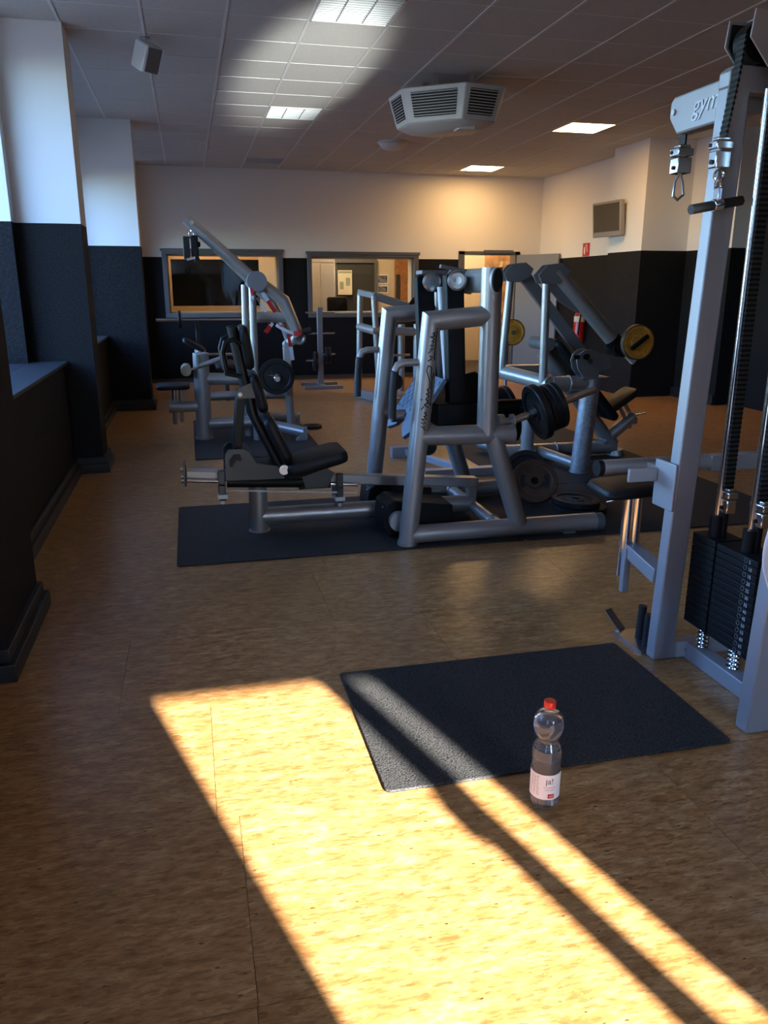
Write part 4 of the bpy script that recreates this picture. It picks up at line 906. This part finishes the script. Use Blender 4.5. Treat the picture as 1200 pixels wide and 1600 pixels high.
# barrier tape
bt = thing('barrier_tape','red and white barrier tape tied around the pulldown machine','tape',(.9,8.1,1.1))
def ribbon(a, b_, wd, m, tw_=0.0):
    a, b_ = Vector(a), Vector(b_); d = (b_-a).normalized(); s = d.cross(Vector((0,1,0))).normalized()*wd/2
    mid = (a+b_)/2 + Vector((0,-.01,-.008))
    s2 = s + Vector((0,tw_,0))
    mb = MB(); mb.add([a-s,a+s,mid+s2,mid-s2,b_+s,b_-s], [(0,1,2,3),(3,2,4,5)])
    mb.add([v+Vector((0,.002,0)) for v in mb.v[:6]], [(3,2,1,0),(5,4,2,3)])
    build('red_stripe' if m == 'red_tape' else 'white_stripe', mb, M[m], bt)
ribbon((.70,8.0,1.47),(.76,8.0,1.37),.04,'white_tape'); ribbon((.76,8.0,1.37),(.83,8.0,1.265),.04,'red_tape',.01)
ribbon((.66,8.03,1.40),(.74,8.03,1.265),.025,'white_tape')
ribbon((.78,8.02,1.145),(.725,8.02,1.07),.045,'red_tape',.01); ribbon((.80,8.02,1.16),(.77,8.02,1.13),.03,'white_tape')
ribbon((.83,8.0,1.14),(1.0,7.99,1.055),.03,'white_tape',.01); ribbon((.84,8.01,1.155),(.9,8.0,1.12),.02,'red_tape')
ribbon((1.0,7.985,1.055),(1.07,7.985,1.075),.05,'red_tape'); ribbon((.945,7.985,1.05),(.965,7.985,.93),.03,'red_tape',.008); ribbon((.965,7.985,.93),(.98,7.985,.80),.04,'white_tape',.01)
ribbon((.60,7.95,1.49),(.615,7.95,1.42),.025,'red_tape'); ribbon((.61,7.95,1.42),(.605,7.95,1.37),.03,'white_tape')

# ------------------------------------------------------------------ incline press with yellow plate
ip = thing('incline_press','silver incline press with sloping black bench and yellow-plated arm','exercise machine',(3.1,6.3,.01))
Yn, Yf = 5.92, 6.5
lg = build('front_leg', MB().tube((3.096,Yn,.019),(3.15,Yn,.79),.076,n=28).tube((3.095,Yn,.011),(3.095,Yn,.024),.08,n=28), M['silver_worn'], ip)
mb = text_mb('gym80', .11, (0,0,0), (1,0,0), (0,1,0), .002)
vs = []
for v in mb.v:
    t = .40 + v.x; ang = (v.y-.04)/.076
    vs.append(Vector((3.095+.055*(t-.012)/.778, Yn, t)) + Vector((math.sin(-ang-.35)*.0775, -math.cos(-ang-.35)*.0775, 0)))
mb.v = vs; build('raised_lettering', mb, M['emboss'], lg, smooth=False)
build('top_plate', MB().box(3.03,3.27,Yn-.085,Yn+.085,.79,.802), M['grey_plate'], ip, bevel=.002)
cam_pts = [(3.05,.80),(3.0,.86),(2.98,.93),(2.995,.98),(3.04,1.015),(3.10,1.02),(3.27,.955),(3.285,.87),(3.18,.85),(3.18,.80)]
cp = build('cam_plate', MB().prism(cam_pts,'y',Yn-.06,Yn-.045).prism(cam_pts,'y',Yn+.045,Yn+.06), M['grey_plate'], ip, bevel=.002)
build('cam_bolt', MB().tube((3.055,Yn-.085,.965),(3.055,Yn-.06,.965),.025).tube((2.94,Yn-.07,.965),(2.99,Yn-.07,.965),.018), M['black_metal'], cp)
build('cam_knob', MB().tube((3.09,Yn-.08,.93),(3.09,Yn-.06,.93),.02), M['chrome'], cp)
build('side_beam', MB().tube((2.80,Yn,.748),(3.13,Yn,.748),.062,n=24).ring((2.95,Yn,.748),(1,0,0),.062,.008), M['silver'], ip)
build('cross_beam', MB().tube((2.785,Yn-.02,.75),(2.58,6.72,.80),.062,n=24), M['silver'], ip)
build('far_side_beam', MB().tube((2.6,6.66,.79),(3.1,6.7,.78),.05,n=20), M['silver'], ip)
build('thin_upright', MB().tube((2.735,Yn+.02,.76),(2.72,Yn+.02,1.56),.033), M['silver'], ip)
build('thin_upright', MB().tube((2.60,Yf,.80),(2.65,Yf,1.60),.033), M['silver'], ip)
for (yy, dx, dz) in ((Yn, .05, -.03), (Yf, 0, -.01)):
    px_, pz_ = 2.70+dx, 1.615+dz
    build('pivot_plate', MB().prism([(px_-.10,pz_-.06),(px_-.13,pz_),(px_-.06,pz_+.075),(px_+.06,pz_+.09),(px_+.13,pz_+.04),(px_+.10,pz_-.03),(px_,pz_-.07)],'y',yy-.055,yy-.043).prism([(px_-.10,pz_-.06),(px_-.13,pz_),(px_-.06,pz_+.075),(px_+.06,pz_+.09),(px_+.13,pz_+.04),(px_+.10,pz_-.03),(px_,pz_-.07)],'y',yy+.045,yy+.057).tube((px_,yy-.05,pz_),(px_,yy+.05,pz_),.06), M['grey_plate'], ip, bevel=.002)
pa = build('press_arm', MB().tube((2.775,Yn,1.615),(3.315,Yn,1.085),.058,n=24), M['silver'], ip)
build('arm_gusset', MB().prism([(2.70,1.585),(2.79,1.60),(3.03,1.36),(2.99,1.30),(2.83,1.385),(2.745,1.47)],'y',Yn-.01,Yn+.01), M['grey_plate'], pa)
build('arm_head', MB().tube((3.38,Yn-.06,1.04),(3.38,Yn+.1,1.04),.085).tube((3.30,Yn,1.10),(3.40,Yn,1.0),.07), M['black_metal'], ip)
build('linkage_bar', MB().bar((2.74,Yf,1.62),(3.33,Yf,.96),.045,.10), M['grey_plate'], ip, bevel=.004)
build('plate_horn', MB().tube((3.47,Yn-.07,1.075),(3.47,Yn+.06,1.075),.024), M['steel'], ip)
build('hand_grip', MB().bar((3.42,Yn,1.0),(3.52,Yn,.91),.04,.05), M['fix'], ip)
build('incline_beam', MB().path([(2.98,Yf,.95),(3.63,Yf,.20),(3.72,Yf,.105)],.06,n=24).tube((3.755,Yf,.0115),(3.75,Yf,.06),.08,.07), M['silver'], ip)
build('back_pad', MB().pad((3.02,Yf,1.06),(3.66,Yf,.36),.36,.075), M['vinyl'], ip)
build('head_roll', MB().tube((2.96,Yf-.16,1.03),(2.96,Yf+.16,1.03),.055), M['grey_rubber'], ip)
build('seat_pad', MB().pad((3.56,Yf,.40),(3.88,Yf,.605),.26,.07), M['vinyl'], ip)
build('seat_tube', MB().tube((3.60,Yf,.13),(3.91,Yf,.36),.055,n=20), M['silver'], ip)
build('seat_rods', MB().tube((3.87,Yf-.02,.26),(3.74,Yf-.02,.46),.016).tube((3.95,Yf+.02,.29),(3.80,Yf+.02,.5),.016).tube((3.9,Yf-.05,.38),(3.98,Yf-.09,.40),.008), M['chrome'], ip)
build('base_beam', MB().tube((2.62,Yf+.02,.085),(3.74,Yf,.085),.06,n=24).ring((3.15,Yf,.085),(1,0,0),.061,.008), M['silver'], ip)
build('rear_leg', MB().tube((2.85,6.45,.012),(2.86,6.45,.75),.058,n=20), M['silver'], ip)
build('floor_brace', MB().tube((3.09,5.95,.07),(2.98,6.5,.085),.045), M['silver'], ip)
build('floor_brace', MB().tube((2.83,6.42,.07),(2.60,6.95,.08),.05).tube((2.86,6.48,.12),(3.1,7.1,.12),.04), M['silver'], ip)
# yellow plates
def yellow_plate(o, label, handle=True):
    t = plate(o,(0,1,0),.14,.046,'brown_iron',name='yellow_plate',label=label)
    o = Vector(o)
    build('yellow_face', MB().lathe([(.03,-.0262),(.062,-.0262),(.066,-.018),(.104,-.018),(.110,-.0262),(.128,-.0262),(.128,-.012),(.03,-.012)],o,(0,1,0),n=40), M['yellow'], t)
    if handle:
        a = math.radians(36); d = Vector((math.cos(a),0,math.sin(a)))
        build('hand_bar', MB().bar(o-d*.088+Vector((0,-.035,0)),o+d*.088+Vector((0,-.035,0)),.03,.034), M['black_metal'], t, bevel=.008)
        build('plate_lettering', text_mb('10', .04, o+Vector((-.10,-.0195,.045)), (1,0,.6), (-.6,0,1), .001), M['brown_iron'], t, smooth=False)
    return t
yellow_plate((3.47,Yn-.11,1.075),'round yellow plate with black grip bar on the incline press arm')
st = thing('plate_stand','thin steel post with round base behind the incline press','stand',(3.37,8.3,0))
build('post', MB().tube((3.37,8.3,.02),(3.37,8.3,.95),.02), M['steel'], st)
build('base', MB().lathe([(.2,0),(.2,.015),(.03,.03)],(3.37,8.3,.0005)), M['steel'], st)
build('peg', MB().tube((3.37,8.31,.95),(3.37,8.2,1.03),.022).tube((3.37,8.2,1.03),(3.37,8.12,1.03),.024), M['steel'], st)
yellow_plate((3.37,8.16,1.03),'yellow plate half hidden behind a blue-lit upright, in front of the doorway',False)

# ------------------------------------------------------------------ far row machine
fm = thing('row_machine','silver machine with two thin uprights behind the leg press','exercise machine',(2.6,10.7,0))
build('thin_upright', MB().tube((2.27,11.0,.0),(2.30,11.0,1.42),.04), M['silver'], fm)
build('thin_upright', MB().tube((2.46,10.5,.0),(2.38,10.5,1.38),.04), M['silver'], fm)
build('foot_beam', MB().bar((2.27,11.05,.06),(2.56,9.95,.06),.12,.12), M['silver'], fm, bevel=.01)
build('cross_beam', MB().path([(2.29,11.0,.97),(2.40,10.5,.94),(2.97,10.5,.92)],.055,n=16), M['silver'], fm)
build('top_arm', MB().bar((2.36,10.5,1.39),(2.98,10.5,1.21),.07,.10).bar((2.29,11.0,1.43),(2.38,10.5,1.39),.06,.08), M['grey_plate'], fm, bevel=.01)
build('rear_post', MB().tube((2.98,10.5,0),(2.98,10.5,1.02),.055), M['silver'], fm)
build('rear_post', MB().tube((2.86,10.9,0),(2.86,10.9,1.0),.05), M['silver'], fm)
build('side_peg', MB().tube((2.52,10.45,.62),(2.86,10.45,.62),.016), M['steel'], fm)
build('floor_beam', MB().tube((2.46,10.5,.07),(2.98,10.5,.07),.06), M['silver'], fm)
build('roller', MB().tube((2.62,10.3,.28),(2.62,10.5,.28),.11), M['vinyl'], fm)
build('plate_peg', MB().tube((2.98,10.62,1.19),(2.98,10.2,1.25),.02), M['steel'], fm)
plate((2.98,10.36,1.225),(0,1,-.1),.17,.04,'iron',label='black plate on the far machine, peeking over the leg press frame')
# small T-stand behind leg press
fb2 = thing('floor_stand','low blue-grey floor stand lying behind the leg press','stand',(2.0,6.3,0))
build('long_bar', MB().bar((1.78,6.05,.035),(2.40,6.05,.035),.09,.07), M['rack'], fb2, bevel=.006)
build('angled_bar', MB().bar((1.86,6.9,.05),(2.14,6.05,.05),.06,.06), M['rack'], fb2, bevel=.005)
build('end_bar', MB().bar((1.72,6.9,.05),(2.0,6.9,.05),.08,.10), M['rack'], fb2, bevel=.005)

# ------------------------------------------------------------------ plate tree
tr_ = thing('plate_tree','grey plate tree with thin pegs in front of the back wall','plate rack',(1.94,12.3,0))
build('post', MB().box(1.90,1.98,12.26,12.34,.04,1.20), M['grey_plate'], tr_, bevel=.006)
build('base', MB().bar((1.66,12.05,.025),(2.24,12.05,.025),.08,.05).bar((1.66,12.55,.025),(2.24,12.55,.025),.08,.05).bar((1.94,12.05,.03),(1.94,12.55,.03),.08,.05), M['grey_plate'], tr_, bevel=.005)
for z, a, b_ in ((1.125,1.73,2.17),(.815,1.72,2.17),(.5,1.94,2.17),(.41,1.72,1.94)):
    build('peg', MB().tube((a,12.3,z),(b_,12.3,z),.013), M['steel'], tr_)
tl = ['lone dark plate low on the plate tree, on its window side','dark plate low on the plate tree, on its doorway side, inner one','dark plate low on the plate tree, on its doorway side, outer one']
plate((1.85,12.3,.396),(1,0,0),.15,.035,'iron',label=tl[0],hole=.027)
plate((2.03,12.3,.486),(1,0,0),.12,.035,'iron',label=tl[1],hole=.027)
plate((2.075,12.3,.486),(1,0,0),.12,.035,'iron',label=tl[2],hole=.027)

# ------------------------------------------------------------------ barbell stand far left
bs = thing('bench_stand','dark barbell stand with bench against the black back wall','bench',(.45,12.0,0))
for xx in (.12, .80):
    build('stand_post', MB().box(xx-.03,xx+.03,12.0,12.06,.02,1.02).bar((xx,11.7,.025),(xx,12.4,.025),.06,.05), M['dark_plate'], bs, bevel=.004)
build('cross_bar', MB().tube((.12,12.03,.55),(.80,12.03,.55),.02), M['tan'], bs)
build('bench_pad', MB().pad((.46,11.0,.45),(.46,11.95,.45),.28,.07,hint=(1,0,0)), M['vinyl'], bs)
build('bench_leg', MB().bar((.46,11.1,.41),(.46,11.1,.0),.05,.05).bar((.46,11.1,.4),(.46,12.0,.4),.06,.05), M['dark_plate'], bs)
bb = thing('barbell','steel barbell resting on the dark stand below the window','barbell',(.3,12.03,1.04))
build('bar', MB().tube((-.35,12.03,1.045),(1.25,12.03,1.045),.014), M['steel'], bb)
build('sleeve', MB().tube((-.1,12.03,1.045),(-.45,12.03,1.045),.022).tube((1.0,12.03,1.045),(1.35,12.03,1.045),.022), M['steel'], bb)
plate((.02-.14,12.03,1.045),(1,0,0),.13,.04,'iron',label='black plate edge-on at the end of the far barbell',hole=.024)

# ------------------------------------------------------------------ bottle
BX, BY = .95, 1.896
bo = thing('water_bottle','clear plastic water bottle with red cap standing by the small mat','bottle',(BX,BY,0))
pet = glass_mat('clear_bottle_plastic', (.97,.98,.99), rough=.03, ior=1.5, haze=.13)
wat = bpy.data.materials.new('water'); wat.use_nodes = True
b = wat.node_tree.nodes['Principled BSDF']; b.inputs['Base Color'].default_value = (.97,.98,1,1); b.inputs['Roughness'].default_value = .0
b.inputs['Transmission Weight'].default_value = 1; b.inputs['IOR'].default_value = 1.33
prof = [(.030,.004),(.041,.012),(.0435,.03),(.0425,.034),(.0435,.045),(.0435,.125),(.0435,.128)]
z = .130
for k in range(7):
    prof += [(.0432,z),(.0418,z+.004),(.0432,z+.008)]; z += .009
prof += [(.041,.197),(.036,.208),(.0305,.216),(.0295,.222),(.031,.228),(.037,.236),(.042,.247),(.0445,.262),(.0445,.272),(.0425,.288),(.037,.302),(.028,.312),(.0165,.318),(.0145,.320),(.0145,.338)]
mb = MB().lathe(prof, (BX,BY,.0005), n=48)
build('body', mb, pet, bo, sharp=1.2)
for k in range(5):
    a = 2*PI*k/5+.3
    c = Vector((BX+.026*math.cos(a), BY+.026*math.sin(a), .0005)); build('foot_lobe', MB().lathe([(.006,0),(.012,.003),(.0145,.012),(.012,.024),(.004,.03)], c, n=14), pet, bo)
wp = [(r-.0016, h) for r, h in prof if .012 <= h <= .304]
build('water', MB().lathe(wp, (BX,BY,.0005), n=48), wat, bo, sharp=1.2)
build('cap', MB().lathe([(.0165,.325),(.0175,.327),(.0175,.343),(.0165,.346)], (BX,BY,0), n=40), M['red'], bo, bevel=.001)
build('neck_ring', MB().lathe([(.0185,.317),(.0185,.320)], (BX,BY,0), n=32), pet, bo)
lb = build('paper_label', MB().lathe([(.0442,.042),(.0442,.124)], (BX,BY,.0005), n=64, cap=False), M['white'], bo)
view = math.atan2(-BY, -BX)   # front of the label
def wrap(mb, a0, h0, R):
    mb.v = [Vector((BX+R*math.cos(a0+v.x/R), BY+R*math.sin(a0+v.x/R), h0+v.y)) for v in mb.v]; return mb
fa = math.atan2(-1, -.27)
mb = text_mb('ja!', .026, (0,0,0), (1,0,0), (0,1,0), 0, align='CENTER'); build('brand_print', wrap(mb, fa+.12, .096, .0446), M['ink'], lb, smooth=False)
mb = text_mb('mineralwasser', .0065, (0,0,0), (1,0,0), (0,1,0), 0, align='CENTER'); t2 = text_mb('natriumarm', .0065, (0,-.008,0), (1,0,0), (0,1,0), 0, align='CENTER'); mb.add(t2.v, t2.f)
build('small_print', wrap(mb, fa+.15, .082, .0446), mat('red_brown_ink', (.35,.10,.07), .5), lb, smooth=False)
mb = MB(); nn = 8; mb.add([(x*.0025-.010,y,0) for y in (.0,.014) for x in range(nn+1)], [(i,i+1,nn+2+i,nn+1+i) for i in range(nn)])
build('red_logo', wrap(mb, fa+.25, .048, .0446), M['red_tape'], lb, smooth=False)
mb = text_mb('still', .009, (0,0,0), (1,0,0), (0,1,0), 0, align='CENTER'); build('logo_word', wrap(mb, fa+.25, .052, .0449), M['white'], lb, smooth=False)
mb = MB()
for q in range(11):
    for c in range(3):
        L_ = random.uniform(.004,.009); mb.add([(c*.011,-q*.006,0),(c*.011+L_,-q*.006,0),(c*.011+L_,-q*.006+.0015,0),(c*.011,-q*.006+.0015,0)], [(0,1,2,3)])
build('ingredient_lines', wrap(mb, fa-1.25, .116, .0446), M['grey_plate'], lb, smooth=False)
